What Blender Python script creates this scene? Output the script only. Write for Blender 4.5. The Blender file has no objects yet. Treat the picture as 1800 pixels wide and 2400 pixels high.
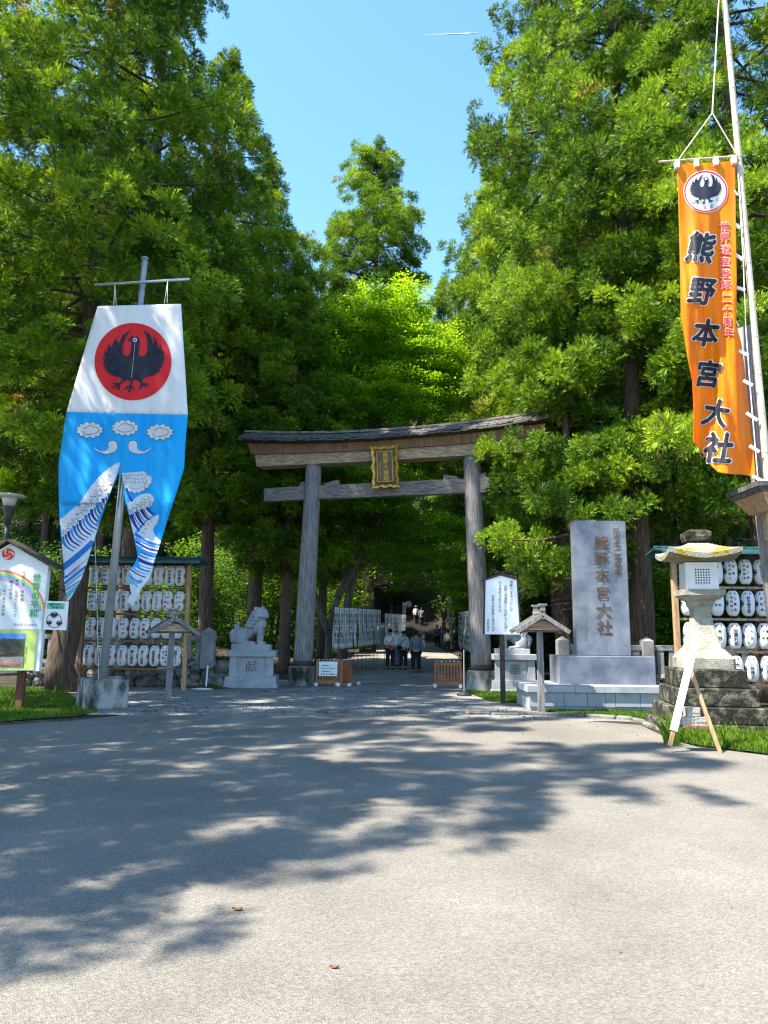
import bpy, bmesh, math, random
import numpy as np
from mathutils import Vector, Matrix, Euler, geometry
random.seed(7)
SC = bpy.context.scene
COL = SC.collection
rad = math.radians
# ------------------------------------------------------------------ camera
F = 1733.0; PITCH = rad(9.2); ROLL = rad(0.55)
CAM = Vector((0, 0, 1.6))
cd = bpy.data.cameras.new('camera'); cam = bpy.data.objects.new('camera', cd); COL.objects.link(cam)
cd.sensor_fit = 'VERTICAL'; cd.sensor_height = 36; cd.lens = F / 2400 * 36
cd.clip_start = .05; cd.clip_end = 6000
fwd = Vector((0, math.cos(PITCH), math.sin(PITCH)))
rt0 = Vector((1, 0, 0)); up0 = rt0.cross(fwd)
rt = (rt0 * math.cos(ROLL) + up0 * math.sin(ROLL)); up = (up0 * math.cos(ROLL) - rt0 * math.sin(ROLL))
mw = Matrix((rt, up, -fwd)).transposed().to_4x4(); mw.translation = CAM
cam.matrix_world = mw
SC.camera = cam
def at(px, py, Y):
    d = fwd + rt * ((px - 900) / F) + up * ((1200 - py) / F)
    return CAM + d * (Y / d.y)
def X(px, Y, py=1500): return at(px, py, Y).x
def Z(py, Y, px=900): return at(px, py, Y).z
# ------------------------------------------------------------------ sky and sun
SUN_EL = rad(58); sx, sy = -0.90, -0.43
n_ = math.hypot(sx, sy); sdir = Vector((sx / n_ * math.cos(SUN_EL), sy / n_ * math.cos(SUN_EL), math.sin(SUN_EL)))
W = bpy.data.worlds.new('World'); SC.world = W; W.use_nodes = True
nt = W.node_tree; bg = nt.nodes['Background']
sk = nt.nodes.new('ShaderNodeTexSky'); sk.sky_type = 'NISHITA'; sk.sun_disc = False
sk.sun_elevation = SUN_EL; sk.sun_rotation = math.atan2(sx, sy)
sk.air_density = 1.0; sk.dust_density = 0.3; sk.ozone_density = 2.5; sk.altitude = 300
hs = nt.nodes.new('ShaderNodeHueSaturation'); hs.inputs['Saturation'].default_value = 1.12; hs.inputs['Hue'].default_value = .491; nt.links.new(sk.outputs[0], hs.inputs['Color']); nt.links.new(hs.outputs[0], bg.inputs[0]); bg.inputs[1].default_value = 0.15
sl = bpy.data.lights.new('sun', 'SUN'); sl.energy = 5.0; sl.angle = rad(.55); sl.color = (1, .92, .79)
so = bpy.data.objects.new('sun', sl); COL.objects.link(so); so.rotation_euler = sdir.to_track_quat('Z', 'Y').to_euler(); so.location = (-30, -14, 60)
SC.view_settings.view_transform = 'Standard'; SC.view_settings.look = 'None'
SC.cycles.use_denoising = True; SC.cycles.denoising_prefilter = 'ACCURATE'; SC.cycles.use_adaptive_sampling = False; SC.cycles.max_bounces = 8; SC.cycles.sample_clamp_indirect = 4; SC.cycles.filter_width = 1.2
SC.view_settings.exposure = 1.72; SC.view_settings.gamma = 1
# ------------------------------------------------------------------ materials
def newmat(name):
    m = bpy.data.materials.new(name); m.use_nodes = True
    t = m.node_tree; b = t.nodes['Principled BSDF']
    return m, t, b
def rgb(c): return (c[0], c[1], c[2], 1)
def M(name, col, col2=None, rough=.8, scale=6, bump=.15, stretch=(1, 1, 1), spec=.3, metal=0, lo=.35, hi=.65, fine=None, detail=6, bscale=None, transl=0):
    m, t, b = newmat(name); N = t.nodes; L = t.links
    if col2 is None: col2 = tuple(min(1, c * 1.35 + .004) for c in col); col = tuple(c * .78 for c in col)
    tc = N.new('ShaderNodeTexCoord'); mp = N.new('ShaderNodeMapping'); mp.inputs['Scale'].default_value = stretch
    L.new(tc.outputs['Object'], mp.inputs[0])
    nz = N.new('ShaderNodeTexNoise'); nz.inputs['Scale'].default_value = scale; nz.inputs['Detail'].default_value = detail; nz.inputs['Roughness'].default_value = .62
    L.new(mp.outputs[0], nz.inputs['Vector'])
    cr = N.new('ShaderNodeValToRGB'); cr.color_ramp.elements[0].position = lo; cr.color_ramp.elements[1].position = hi
    cr.color_ramp.elements[0].color = rgb(col); cr.color_ramp.elements[1].color = rgb(col2)
    L.new(nz.outputs[0], cr.inputs[0]); out = cr.outputs[0]
    if fine:   # (scale, amount) speckle
        n2 = N.new('ShaderNodeTexNoise'); n2.inputs['Scale'].default_value = fine[0]; n2.inputs['Detail'].default_value = 3
        L.new(tc.outputs['Object'], n2.inputs['Vector'])
        mr = N.new('ShaderNodeMapRange'); mr.inputs[1].default_value = .3; mr.inputs[2].default_value = .7; mr.inputs[3].default_value = 1 - fine[1]; mr.inputs[4].default_value = 1 + fine[1]
        L.new(n2.outputs[0], mr.inputs[0])
        vm = N.new('ShaderNodeVectorMath'); vm.operation = 'SCALE'; L.new(out, vm.inputs[0]); L.new(mr.outputs[0], vm.inputs['Scale']); out = vm.outputs[0]
    L.new(out, b.inputs['Base Color'])
    b.inputs['Roughness'].default_value = rough; b.inputs['Metallic'].default_value = metal; b.inputs['Specular IOR Level'].default_value = spec
    if bump:
        bp = N.new('ShaderNodeBump'); bp.inputs['Strength'].default_value = min(1, bump * 2); bp.inputs['Distance'].default_value = .02
        n3 = N.new('ShaderNodeTexNoise'); n3.inputs['Scale'].default_value = bscale or scale * 3; n3.inputs['Detail'].default_value = 5
        L.new(mp.outputs[0], n3.inputs['Vector']); L.new(n3.outputs[0], bp.inputs['Height']); L.new(bp.outputs[0], b.inputs['Normal'])
    if transl:
        tr = N.new('ShaderNodeBsdfTranslucent'); L.new(out, tr.inputs[0]); mx = N.new('ShaderNodeMixShader'); mx.inputs[0].default_value = transl
        L.new(b.outputs[0], mx.inputs[1]); L.new(tr.outputs[0], mx.inputs[2]); L.new(mx.outputs[0], N['Material Output'].inputs[0])
    return m
def leafmat(name, stops, transl=.42, gloss=.06):
    m, t, b = newmat(name); N = t.nodes; L = t.links
    a = N.new('ShaderNodeAttribute'); a.attribute_name = 'tint'
    cr = N.new('ShaderNodeValToRGB'); e = cr.color_ramp.elements
    while len(e) < len(stops): e.new(.5)
    for i, (p, c) in enumerate(stops): e[i].position = p; e[i].color = rgb(c)
    L.new(a.outputs['Fac'], cr.inputs[0])
    b.inputs['Roughness'].default_value = .55; b.inputs['Specular IOR Level'].default_value = .25
    L.new(cr.outputs[0], b.inputs['Base Color'])
    vm = N.new('ShaderNodeVectorMath'); vm.operation = 'MULTIPLY'; vm.inputs[1].default_value = (1.6, 1.35, .55); L.new(cr.outputs[0], vm.inputs[0])
    tr = N.new('ShaderNodeBsdfTranslucent'); L.new(vm.outputs[0], tr.inputs[0])
    mx = N.new('ShaderNodeMixShader'); mx.inputs[0].default_value = transl
    L.new(b.outputs[0], mx.inputs[1]); L.new(tr.outputs[0], mx.inputs[2]); L.new(mx.outputs[0], N['Material Output'].inputs[0])
    return m
# ------------------------------------------------------------------ mesh builder
class MB:
    def __init__(s): s.v = []; s.f = []; s.m = []; s.mi = 0
    def add(s, vs, fs):
        o = len(s.v); s.v.extend([tuple(p) for p in vs]); s.f.extend([tuple(i + o for i in f) for f in fs]); s.m.extend([s.mi] * len(fs)); return s
    def box(s, c, d, rz=0, top=None, R=None, sh=(0, 0)):
        hx, hy, hz = d[0] / 2, d[1] / 2, d[2] / 2; tx, ty = (top[0] / 2, top[1] / 2) if top else (hx, hy)
        vs = [(-hx, -hy, -hz), (hx, -hy, -hz), (hx, hy, -hz), (-hx, hy, -hz), (sh[0] - tx, sh[1] - ty, hz), (sh[0] + tx, sh[1] - ty, hz), (sh[0] + tx, sh[1] + ty, hz), (sh[0] - tx, sh[1] + ty, hz)]
        Q = R if R is not None else Matrix.Rotation(rz, 3, 'Z')
        c = Vector(c); return s.add([Q @ Vector(p) + c for p in vs], [(3, 2, 1, 0), (4, 5, 6, 7), (0, 1, 5, 4), (1, 2, 6, 5), (2, 3, 7, 6), (3, 0, 4, 7)])
    def bbox(s, c, d, b=.01, rz=0):   # chamfered box: vertical edges and top edges
        hx, hy, hz = d[0] / 2, d[1] / 2, d[2] / 2
        def ring(ix, iy, z): return [(-ix + b, -iy, z), (ix - b, -iy, z), (ix, -iy + b, z), (ix, iy - b, z), (ix - b, iy, z), (-ix + b, iy, z), (-ix, iy - b, z), (-ix, -iy + b, z)]
        rs = [ring(hx - b, hy - b, -hz), ring(hx, hy, -hz + b), ring(hx, hy, hz - b), ring(hx - b, hy - b, hz)]
        vs = sum(rs, []); fs = [tuple(range(7, -1, -1)), tuple(range(24, 32))]
        for k in range(3):
            for i in range(8): j = (i + 1) % 8; fs.append((k * 8 + i, k * 8 + j, k * 8 + 8 + j, k * 8 + 8 + i))
        Q = Matrix.Rotation(rz, 3, 'Z'); c = Vector(c); return s.add([Q @ Vector(p) + c for p in vs], fs)
    def beam(s, a, b, w, h, upv=(0, 0, 1)):   # box from a to b, w sideways, h along up
        a = Vector(a); b = Vector(b); d = (b - a).normalized(); u = Vector(upv); sd = d.cross(u).normalized(); u = sd.cross(d).normalized()
        vs = []
        for p in (a, b):
            for i, j in ((-1, -1), (1, -1), (1, 1), (-1, 1)): vs.append(p + sd * (w / 2 * i) + u * (h / 2 * j))
        return s.add(vs, [(0, 1, 2, 3), (7, 6, 5, 4), (0, 4, 5, 1), (1, 5, 6, 2), (2, 6, 7, 3), (3, 7, 4, 0)])
    def tube(s, pts, rs, n=8, caps=True, wob=0, sq=1):
        pts = [Vector(p) for p in pts]
        if not isinstance(rs, (list, tuple)): rs = [rs] * len(pts)
        vs = []; fs = []; ref = None
        for k, p in enumerate(pts):
            d = (pts[min(k + 1, len(pts) - 1)] - pts[max(k - 1, 0)]).normalized()
            if ref is None: ref = Vector((1, 0, 0)) if abs(d.x) < .9 else Vector((0, 1, 0))
            a = (ref - d * ref.dot(d)).normalized(); ref = a; b = d.cross(a)
            for i in range(n):
                t = 2 * math.pi * i / n; r = rs[k] * (1 + (wob * random.uniform(-1, 1) if wob else 0))
                vs.append(p + a * (math.cos(t) * r) + b * (math.sin(t) * r * sq))
        for k in range(len(pts) - 1):
            for i in range(n): j = (i + 1) % n; fs.append((k * n + i, k * n + j, k * n + n + j, k * n + n + i))
        if caps: fs.append(tuple(range(n - 1, -1, -1))); fs.append(tuple(range((len(pts) - 1) * n, len(pts) * n)))
        return s.add(vs, fs)
    def lathe(s, prof, c=(0, 0, 0), n=16, sx=1, sy=1, rot=0):
        c = Vector(c); vs = []; fs = []
        for r, z in prof:
            for i in range(n): t = 2 * math.pi * i / n + rot; vs.append((c.x + math.cos(t) * r * sx, c.y + math.sin(t) * r * sy, c.z + z))
        for k in range(len(prof) - 1):
            for i in range(n): j = (i + 1) % n; fs.append((k * n + i, k * n + j, k * n + n + j, k * n + n + i))
        fs.append(tuple(range(n - 1, -1, -1))); fs.append(tuple(range((len(prof) - 1) * n, len(prof) * n)))
        return s.add(vs, fs)
    def ell(s, c, r, R=None, n=12, k=8):
        vs = []; fs = []; c = Vector(c); R = R or Matrix.Identity(3)
        for j in range(k + 1):
            a = math.pi * j / k
            for i in range(n):
                t = 2 * math.pi * i / n; vs.append(R @ Vector((math.sin(a) * math.cos(t) * r[0], math.sin(a) * math.sin(t) * r[1], -math.cos(a) * r[2])) + c)
        for j in range(k):
            for i in range(n): q = (i + 1) % n; fs.append((j * n + i, j * n + q, j * n + n + q, j * n + n + i))
        return s.add(vs, fs)
    def prism(s, poly, fn, off):   # 2D polygon mapped by fn(u,v)->3D, extruded by off (vector away from viewer)
        tri = geometry.tessellate_polygon([[Vector((p[0], p[1], 0)) for p in poly]]); n = len(poly); off = Vector(off)
        A = [Vector(fn(*p)) for p in poly]; B = [p + off for p in A]
        fs = [tuple(t) for t in tri] + [tuple(i + n for i in reversed(t)) for t in tri] + [(i, (i + 1) % n, (i + 1) % n + n, i + n) for i in range(n)]
        return s.add(A + B, fs)
    def flat(s, polys, fn, L=None):   # 2D polygons (outer + holes allowed as nested list) mapped by fn
        for poly in polys:
            loops = poly if isinstance(poly[0][0], (list, tuple)) else [poly]
            pts = [p for l in loops for p in l]
            tri = geometry.tessellate_polygon([[Vector((p[0], p[1], 0)) for p in l] for l in loops])
            s.tri2(pts, tri, fn, L)
        return s
    def tri2(s, pts, tri, fn, L=None):
        out = []
        st = [tuple((float(pts[i][0]), float(pts[i][1])) for i in t) for t in tri]
        while st:
            a, b, c = st.pop()
            if L:
                e = [(math.dist(a, b), 0), (math.dist(b, c), 1), (math.dist(c, a), 2)]; mx = max(e)
                if mx[0] > L:
                    if mx[1] == 0: m = ((a[0] + b[0]) / 2, (a[1] + b[1]) / 2); st += [(a, m, c), (m, b, c)]
                    elif mx[1] == 1: m = ((b[0] + c[0]) / 2, (b[1] + c[1]) / 2); st += [(a, b, m), (a, m, c)]
                    else: m = ((c[0] + a[0]) / 2, (c[1] + a[1]) / 2); st += [(a, b, m), (m, b, c)]
                    continue
            out.append((a, b, c))
        idx = {}; vs = []; fs = []
        for t in out:
            f = []
            for p in t:
                if p not in idx: idx[p] = len(vs); vs.append(fn(*p))
                f.append(idx[p])
            if len(set(f)) == 3: fs.append(tuple(f))
        return s.add(vs, fs)
    def build(s, name, mats, parent=None, O=None, smooth=False, loc=None, label=None):
        me = bpy.data.meshes.new(name)
        if parent is not None: O = ORG[parent.name]
        O = Vector(O) if O is not None else Vector((0, 0, 0))
        me.from_pydata([(p[0] - O.x, p[1] - O.y, p[2] - O.z) for p in s.v], [], s.f)
        if not isinstance(mats, (list, tuple)): mats = [mats]
        for m in mats: me.materials.append(m)
        if len(mats) > 1: me.polygons.foreach_set('material_index', s.m)
        if smooth: me.polygons.foreach_set('use_smooth', [True] * len(s.f))
        me.update(); o = bpy.data.objects.new(name, me); COL.objects.link(o); ORG[o.name] = O
        if parent is not None: o.parent = parent
        else: o.location = O
        if label: o['label'] = label
        return o
ORG = {}
def autosmooth(o, ang=40):
    me = o.data; bm = bmesh.new(); bm.from_mesh(me); a = rad(ang)
    bmesh.ops.recalc_face_normals(bm, faces=bm.faces)
    for f in bm.faces: f.smooth = True
    for e in bm.edges:
        if len(e.link_faces) == 2 and e.calc_face_angle(0) > a: e.smooth = False
    bm.to_mesh(me); bm.free(); return o
def tag(o, label=None, cat=None, group=None, kind=None):
    if label: o['label'] = label
    if cat: o['category'] = cat
    if group: o['group'] = group
    if kind: o['kind'] = kind
    return o
def thing(name, loc, label, cat, group=None):
    o = bpy.data.objects.new(name, None); o.empty_display_size = .2; COL.objects.link(o); o.location = loc; ORG[o.name] = Vector(loc)
    return tag(o, label, cat, group)
def struct(o): o['kind'] = 'structure'; return o
def kids(o): return [c for c in bpy.data.objects if c.parent == o]
def copy_tree(o, parent=None, loc=None, ch_map=None):
    c = o.copy(); COL.objects.link(c)
    if parent is not None: c.parent = parent
    if loc is not None: c.location = loc
    ORG[c.name] = Vector(c.location) if parent is None else ORG[parent.name]
    for k in KID(o): copy_tree(k, c)
    return c
def KID(o): return list(o.children)
def remesh(mb, name, mat, parent=None, voxel=.02, O=None, smooth_it=2, label=None):
    o = mb.build(name, mat, parent, O=O)
    md = o.modifiers.new('r', 'REMESH'); md.mode = 'VOXEL'; md.voxel_size = voxel; md.use_smooth_shade = True
    s = o.modifiers.new('s', 'SMOOTH'); s.iterations = smooth_it; s.factor = .5
    dg = bpy.context.evaluated_depsgraph_get(); me = bpy.data.meshes.new_from_object(o.evaluated_get(dg))
    o.modifiers.clear(); old = o.data; o.data = me; bpy.data.meshes.remove(old); me.name = name
    if len(me.materials) == 0: me.materials.append(mat)
    return o
# ------------------------------------------------------------------ writing
_gc = {}
def glyph(ch, bold=0.0):
    k = (ch, bold)
    if k not in _gc:
        c = bpy.data.curves.new('g', 'FONT'); c.body = ch; c.resolution_u = 3; c.offset = bold; c.align_x = 'LEFT'
        o = bpy.data.objects.new('g', c); COL.objects.link(o)
        dg = bpy.context.evaluated_depsgraph_get(); me = bpy.data.meshes.new_from_object(o.evaluated_get(dg))
        v = np.array([(q.co.x, q.co.y) for q in me.vertices]) if len(me.vertices) else np.zeros((0, 2)); f = [tuple(p.vertices) for p in me.polygons]
        if len(v):
            lo = v.min(0); hi = v.max(0)
            if ord(ch) > 0x2e80: cx, cy = .5, .38
            else: cx = (lo[0] + hi[0]) / 2; cy = .35
            v = v - np.array([cx, cy])
        _gc[k] = (v, f); bpy.data.objects.remove(o); bpy.data.curves.remove(c); bpy.data.meshes.remove(me)
    return _gc[k]
def put(mb, ch, cx, cy, s, fn, bold=0.0, **k):
    if bold <= 0: return put1(mb, ch, cx, cy, s, fn, **k)
    m = 5 if bold < .06 else 9
    for i in range(m):
        a = 6.2832 * i / (m - 1); r = 0 if i == m - 1 else bold * s * .62
        put1(mb, ch, cx + r * math.cos(a), cy + r * math.sin(a), s, (lambda u, v, i=i: Vector(fn(u, v)) + Vector((0, -.0007 * i, 0))), **k)
def put1(mb, ch, cx, cy, s, fn, bold=0.0, ysign=-1, sxx=1.0, shear=0.0, L=None, rot=0, rng=None):
    v, f = glyph(ch, bold)
    if not len(v): return
    x = v[:, 0] * s * sxx; y = v[:, 1] * s; x = x + shear * y
    if rng: y = y + .06 * x * rng.uniform(-1, 1.5); x = x * (1 + rng.uniform(-.08, .08))
    c, q = math.cos(rot), math.sin(rot); x, y = c * x - q * y, q * x + c * y
    pts = [(cx + a, cy + ysign * b) for a, b in zip(x, y)]
    tri = [];
    for p in f:
        for i in range(1, len(p) - 1): tri.append((p[0], p[i], p[i + 1]))
    mb.tri2(pts, tri, fn, L)
def vtext(mb, txt, x, y0, s, fn, pitch=None, ysign=-1, **k):   # vertical column, y0 = centre of first char
    pitch = pitch or s * 1.05; y = y0
    for ch in txt:
        if ch != ' ': put(mb, ch, x, y, s, fn, ysign=ysign, **k)
        y += pitch * (-ysign) * (.5 if ch == ' ' else 1)
def htext(mb, txt, x0, y, s, fn, adv=.55, ysign=-1, **k):
    x = x0
    for ch in txt:
        if ch != ' ': put(mb, ch, x, y, s, fn, ysign=ysign, **k)
        x += s * (adv if ord(ch) < 0x2e80 else 1.0)
def circ(cx, cy, rx, ry=None, n=40, a0=0, a1=2 * math.pi):
    ry = ry or rx; return [(cx + rx * math.cos(a0 + (a1 - a0) * i / n), cy + ry * math.sin(a0 + (a1 - a0) * i / n)) for i in range(n if abs(a1 - a0 - 2 * math.pi) < 1e-6 else n + 1)]
def stroke(pts, w0, w1=None):   # tapered ribbon polygon(s) along polyline; returns quads
    w1 = w0 if w1 is None else w1; n = len(pts); L = []; R = []
    for i, p in enumerate(pts):
        a = pts[max(i - 1, 0)]; b = pts[min(i + 1, n - 1)]; dx, dy = b[0] - a[0], b[1] - a[1]; l = math.hypot(dx, dy) or 1; w = (w0 + (w1 - w0) * i / (n - 1)) / 2
        L.append((p[0] - dy / l * w, p[1] + dx / l * w)); R.append((p[0] + dy / l * w, p[1] - dx / l * w))
    return [[L[i], L[i + 1], R[i + 1], R[i]] for i in range(n - 1)]
def spl(pts, k=6):   # Catmull-Rom
    out = []
    P = [pts[0]] + list(pts) + [pts[-1]]
    for i in range(1, len(P) - 2):
        for j in range(k):
            t = j / k; r = []
            for d in range(len(pts[0])):
                p0, p1, p2, p3 = P[i - 1][d], P[i][d], P[i + 1][d], P[i + 2][d]
                r.append(.5 * (2 * p1 + (p2 - p0) * t + (2 * p0 - 5 * p1 + 4 * p2 - p3) * t * t + (3 * p1 - p0 - 3 * p2 + p3) * t ** 3))
            out.append(tuple(r))
    out.append(tuple(pts[-1])); return out
# ------------------------------------------------------------------ material library
MW = dict(
 oldwood=M('weathered_wood', (.12, .108, .105), (.30, .28, .285), scale=3.5, stretch=(9, 9, .7), bump=.35, rough=.85, bscale=9),
 beamwood=M('beam_wood', (.24, .15, .09), (.52, .39, .27), scale=2.6, stretch=(.6, 5, 7), bump=.3, rough=.8, bscale=8),
 tiewood=M('tie_wood', (.10, .085, .08), (.27, .235, .21), scale=2.6, stretch=(.6, 5, 7), bump=.35, rough=.85, bscale=8),
 darkwood=M('dark_wood', (.035, .025, .02), (.09, .07, .055), scale=5, stretch=(4, 4, 1), bump=.2),
 tanwood=M('tan_wood', (.26, .15, .08), (.48, .31, .18), scale=3, stretch=(8, 8, .8), bump=.2, bscale=9),
 brownwood=M('brown_wood', (.13, .07, .04), (.27, .16, .095), scale=3, stretch=(8, 8, .8), bump=.2, bscale=9),
 redwood=M('reddish_post', (.10, .035, .022), (.20, .075, .045), scale=4, stretch=(5, 5, .7), bump=.2),
 barrier=M('barrier_wood', (.26, .10, .045), (.42, .18, .08), scale=3, stretch=(6, 6, 1), bump=.12),
 shingle=M('shingle', (.04, .04, .042), (.14, .13, .12), scale=5, stretch=(4, 1, 1), bump=.3),
 granite=M('granite', (.25, .265, .29), (.36, .375, .40), scale=3, bump=.12, fine=(140, .22), rough=.75, bscale=60),
 polished=M('grey_stone', (.075, .092, .13), (.20, .22, .265), scale=1.6, bump=.05, fine=(160, .12), rough=.38, spec=.5, bscale=40),
 fence=M('fence_stone', (.17, .17, .17), (.30, .30, .30), scale=3, bump=.15, fine=(90, .2), bscale=50),
 lantstone=M('lantern_stone', (.19, .18, .145), (.40, .385, .325), scale=3.5, bump=.35, fine=(90, .28), rough=.9, bscale=40),
 mossstone=M('mossy_stone', (.018, .018, .013), (.18, .175, .13), scale=5.5, bump=.5, fine=(60, .35), rough=.95, lo=.47, hi=.72, bscale=20),
 moss=M('yellow_moss', (.13, .10, .008), (.30, .23, .012), scale=12, bump=.5, rough=1),
 mossroof=M('mossy_roof_stone', (.24, .23, .19), (.22, .17, .012), scale=3.2, bump=.4, fine=(60, .35), rough=.95, lo=.56, hi=.60, bscale=30),
 concrete=M('stained_concrete', (.035, .035, .032), (.33, .33, .31), scale=2.4, stretch=(1.4, 1.4, .7), bump=.2, lo=.40, hi=.60, fine=(70, .12)),
 steel=M('pole_steel', (.42, .44, .47), (.60, .61, .63), scale=3, bump=0, rough=.35, metal=.6, spec=.5),
 white=M('white_paint', (.62, .63, .64), (.78, .78, .78), scale=2, bump=.03, rough=.5),
 board=M('sign_white', (.76, .77, .78), (.86, .87, .88), scale=.8, bump=0, rough=.45),
 cloth=M('cloth_white', (.84, .84, .86), (.92, .92, .94), scale=2, bump=.12, rough=.8, transl=.25, stretch=(3, 3, .4)),
 nobori=M('prayer_cloth', (.74, .74, .74), (.85, .85, .86), scale=2, bump=.08, rough=.85, transl=.3, stretch=(3, 3, .5)),
 blue=M('cloth_blue', (.008, .38, .92), (.015, .50, .97), scale=1.2, bump=.14, rough=.7, transl=.22, stretch=(5, 5, .4)),
 orange=M('cloth_orange', (.95, .25, .006), (.99, .40, .015), scale=1.5, bump=.3, rough=.5, transl=.5, stretch=(4, 4, .5)),
 ink=M('ink_black', (.012, .013, .018), (.022, .023, .03), bump=0, rough=.6),
 navy=M('ink_navy', (.012, .014, .03), (.028, .03, .05), bump=0, rough=.6),
 red=M('ink_red', (.62, .014, .02), (.72, .022, .03), bump=0, rough=.6),
 crestred=M('crest_red', (.50, .02, .015), (.60, .03, .02), bump=0, rough=.6),
 vermil=M('vermilion', (.68, .07, .02), (.76, .09, .03), bump=0, rough=.6),
 green=M('ink_green', (.07, .42, .09), (.10, .50, .12), bump=0, rough=.6),
 inkblue=M('ink_blue', (.03, .09, .42), (.04, .12, .5), bump=0, rough=.6),
 deepblue=M('paint_deep_blue', (.008, .035, .26), (.012, .06, .38), bump=0, rough=.65, transl=.15),
 midblue=M('paint_mid_blue', (.01, .14, .50), (.02, .22, .62), bump=0, rough=.65, transl=.15),
 cyan=M('paint_cyan', (.10, .42, .60), (.16, .52, .68), bump=0, rough=.65, transl=.15),
 paintwhite=M('paint_white', (.72, .72, .75), (.82, .82, .85), bump=0, rough=.65, transl=.2),
 outline=M('paint_outline', (.02, .06, .18), (.03, .08, .22), bump=0, rough=.7),
 brown=M('engraved_brown', (.06, .04, .025), (.13, .09, .055), bump=0, rough=.9),
 carved=M('engraved_grey', (.13, .13, .13), (.18, .18, .18), bump=0, rough=.9),
 gold=M('gold_leaf', (.50, .27, .02), (.72, .43, .06), scale=10, bump=.25, rough=.45, spec=.6),
 plaque=M('plaque_board', (.10, .07, .05), (.17, .125, .085), scale=4, bump=.1, rough=.5),
 greenroof=M('roof_green_metal', (.012, .05, .055), (.03, .10, .11), scale=4, bump=.05, rough=.35, spec=.6),
 lampglass=M('lamp_glass', (.55, .55, .48), (.66, .65, .58), bump=0, rough=.25),
 lampmetal=M('lamp_metal', (.05, .045, .05), (.08, .075, .08), bump=0, rough=.5),
 bark=M('cedar_bark', (.045, .03, .022), (.15, .105, .075), scale=4, stretch=(5, 5, .5), bump=.6, rough=.95, bscale=9),
 greybark=M('grey_bark', (.06, .052, .045), (.17, .15, .13), scale=4, stretch=(4, 4, .5), bump=.6, rough=.95, bscale=9),
 bamboo=M('bamboo_pole', (.42, .33, .24), (.62, .53, .42), scale=3, stretch=(6, 6, .6), bump=.1, rough=.5),
 rope=M('rope', (.55, .52, .45), (.7, .67, .6), bump=.1),
 skin=M('skin', (.42, .25, .17), (.50, .31, .22), bump=0, rough=.6),
 hair=M('hair', (.012, .009, .008), (.03, .022, .018), bump=.2, scale=30, rough=.5),
 black=M('black_cloth', (.010, .010, .012), (.022, .022, .026), bump=.1, rough=.85),
 paper=M('lantern_paper', (.74, .75, .77), (.84, .85, .87), scale=3, bump=.04, rough=.7, transl=.25),
 stairstone=M('stair_stone', (.035, .034, .032), (.075, .072, .066), scale=3, bump=.3, bscale=20),
 rubble=M('rubble_stone', (.05, .05, .045), (.22, .21, .19), scale=3, bump=.5, fine=(30, .3), bscale=14),
 leafred=M('dead_leaf', (.16, .07, .03), (.25, .12, .05), bump=0),
)
def cloth_mat(name, c): return M(name, tuple(x * .85 for x in c), tuple(min(1, x * 1.15) for x in c), scale=8, bump=.1, rough=.85)
# ground materials
def asphalt():
    m, t, b = newmat('asphalt'); N = t.nodes; L = t.links
    tc = N.new('ShaderNodeTexCoord')
    big = N.new('ShaderNodeTexNoise'); big.inputs['Scale'].default_value = .6; big.inputs['Detail'].default_value = 8; big.inputs['Roughness'].default_value = .6
    vo = N.new('ShaderNodeTexVoronoi'); vo.inputs['Scale'].default_value = 105
    fi = N.new('ShaderNodeTexNoise'); fi.inputs['Scale'].default_value = 130; fi.inputs['Detail'].default_value = 4
    for q in (big, vo, fi): L.new(tc.outputs['Object'], q.inputs['Vector'])
    cr = N.new('ShaderNodeValToRGB'); e = cr.color_ramp.elements; e[0].position = .36; e[0].color = (.15, .14, .124, 1); e[1].position = .66; e[1].color = (.208, .194, .172, 1)
    L.new(big.outputs[0], cr.inputs[0])
    c2 = N.new('ShaderNodeValToRGB'); e = c2.color_ramp.elements; e[0].position = .0; e[0].color = (.6, .6, .62, 1); e[1].position = 1; e[1].color = (1.42, 1.40, 1.34, 1); e.new(.5).color = (.98, .97, .96, 1)
    sep = N.new('ShaderNodeSeparateColor'); L.new(vo.outputs['Color'], sep.inputs[0]); L.new(sep.outputs[0], c2.inputs[0])
    mu = N.new('ShaderNodeMix'); mu.data_type = 'RGBA'; mu.blend_type = 'MULTIPLY'; mu.inputs[0].default_value = .72; L.new(cr.outputs[0], mu.inputs[6]); L.new(c2.outputs[0], mu.inputs[7])
    L.new(mu.outputs[2], b.inputs['Base Color']); b.inputs['Roughness'].default_value = .88; b.inputs['Specular IOR Level'].default_value = .25
    bp = N.new('ShaderNodeBump'); bp.inputs['Strength'].default_value = .8; bp.inputs['Distance'].default_value = .006
    ad = N.new('ShaderNodeMath'); ad.operation = 'ADD'; L.new(vo.outputs['Distance'], ad.inputs[0]); L.new(fi.outputs[0], ad.inputs[1])
    L.new(ad.outputs[0], bp.inputs['Height']); L.new(bp.outputs[0], b.inputs['Normal'])
    return m
MW['asphalt'] = asphalt()
MW['gravel'] = M('gravel', (.14, .14, .14), (.27, .26, .25), scale=2.2, fine=(55, .45), bump=.9, bscale=45, rough=.95)
MW['path'] = M('path_gravel', (.16, .15, .135), (.26, .24, .215), scale=1.2, fine=(40, .3), bump=.5, bscale=30, rough=.95)
MW['soil'] = M('forest_soil', (.018, .015, .010), (.05, .04, .022), scale=1.5, bump=.8, bscale=8, rough=1)
MW['turf'] = M('turf_soil', (.03, .05, .012), (.06, .085, .02), scale=5, bump=.6, bscale=30, rough=1)
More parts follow.
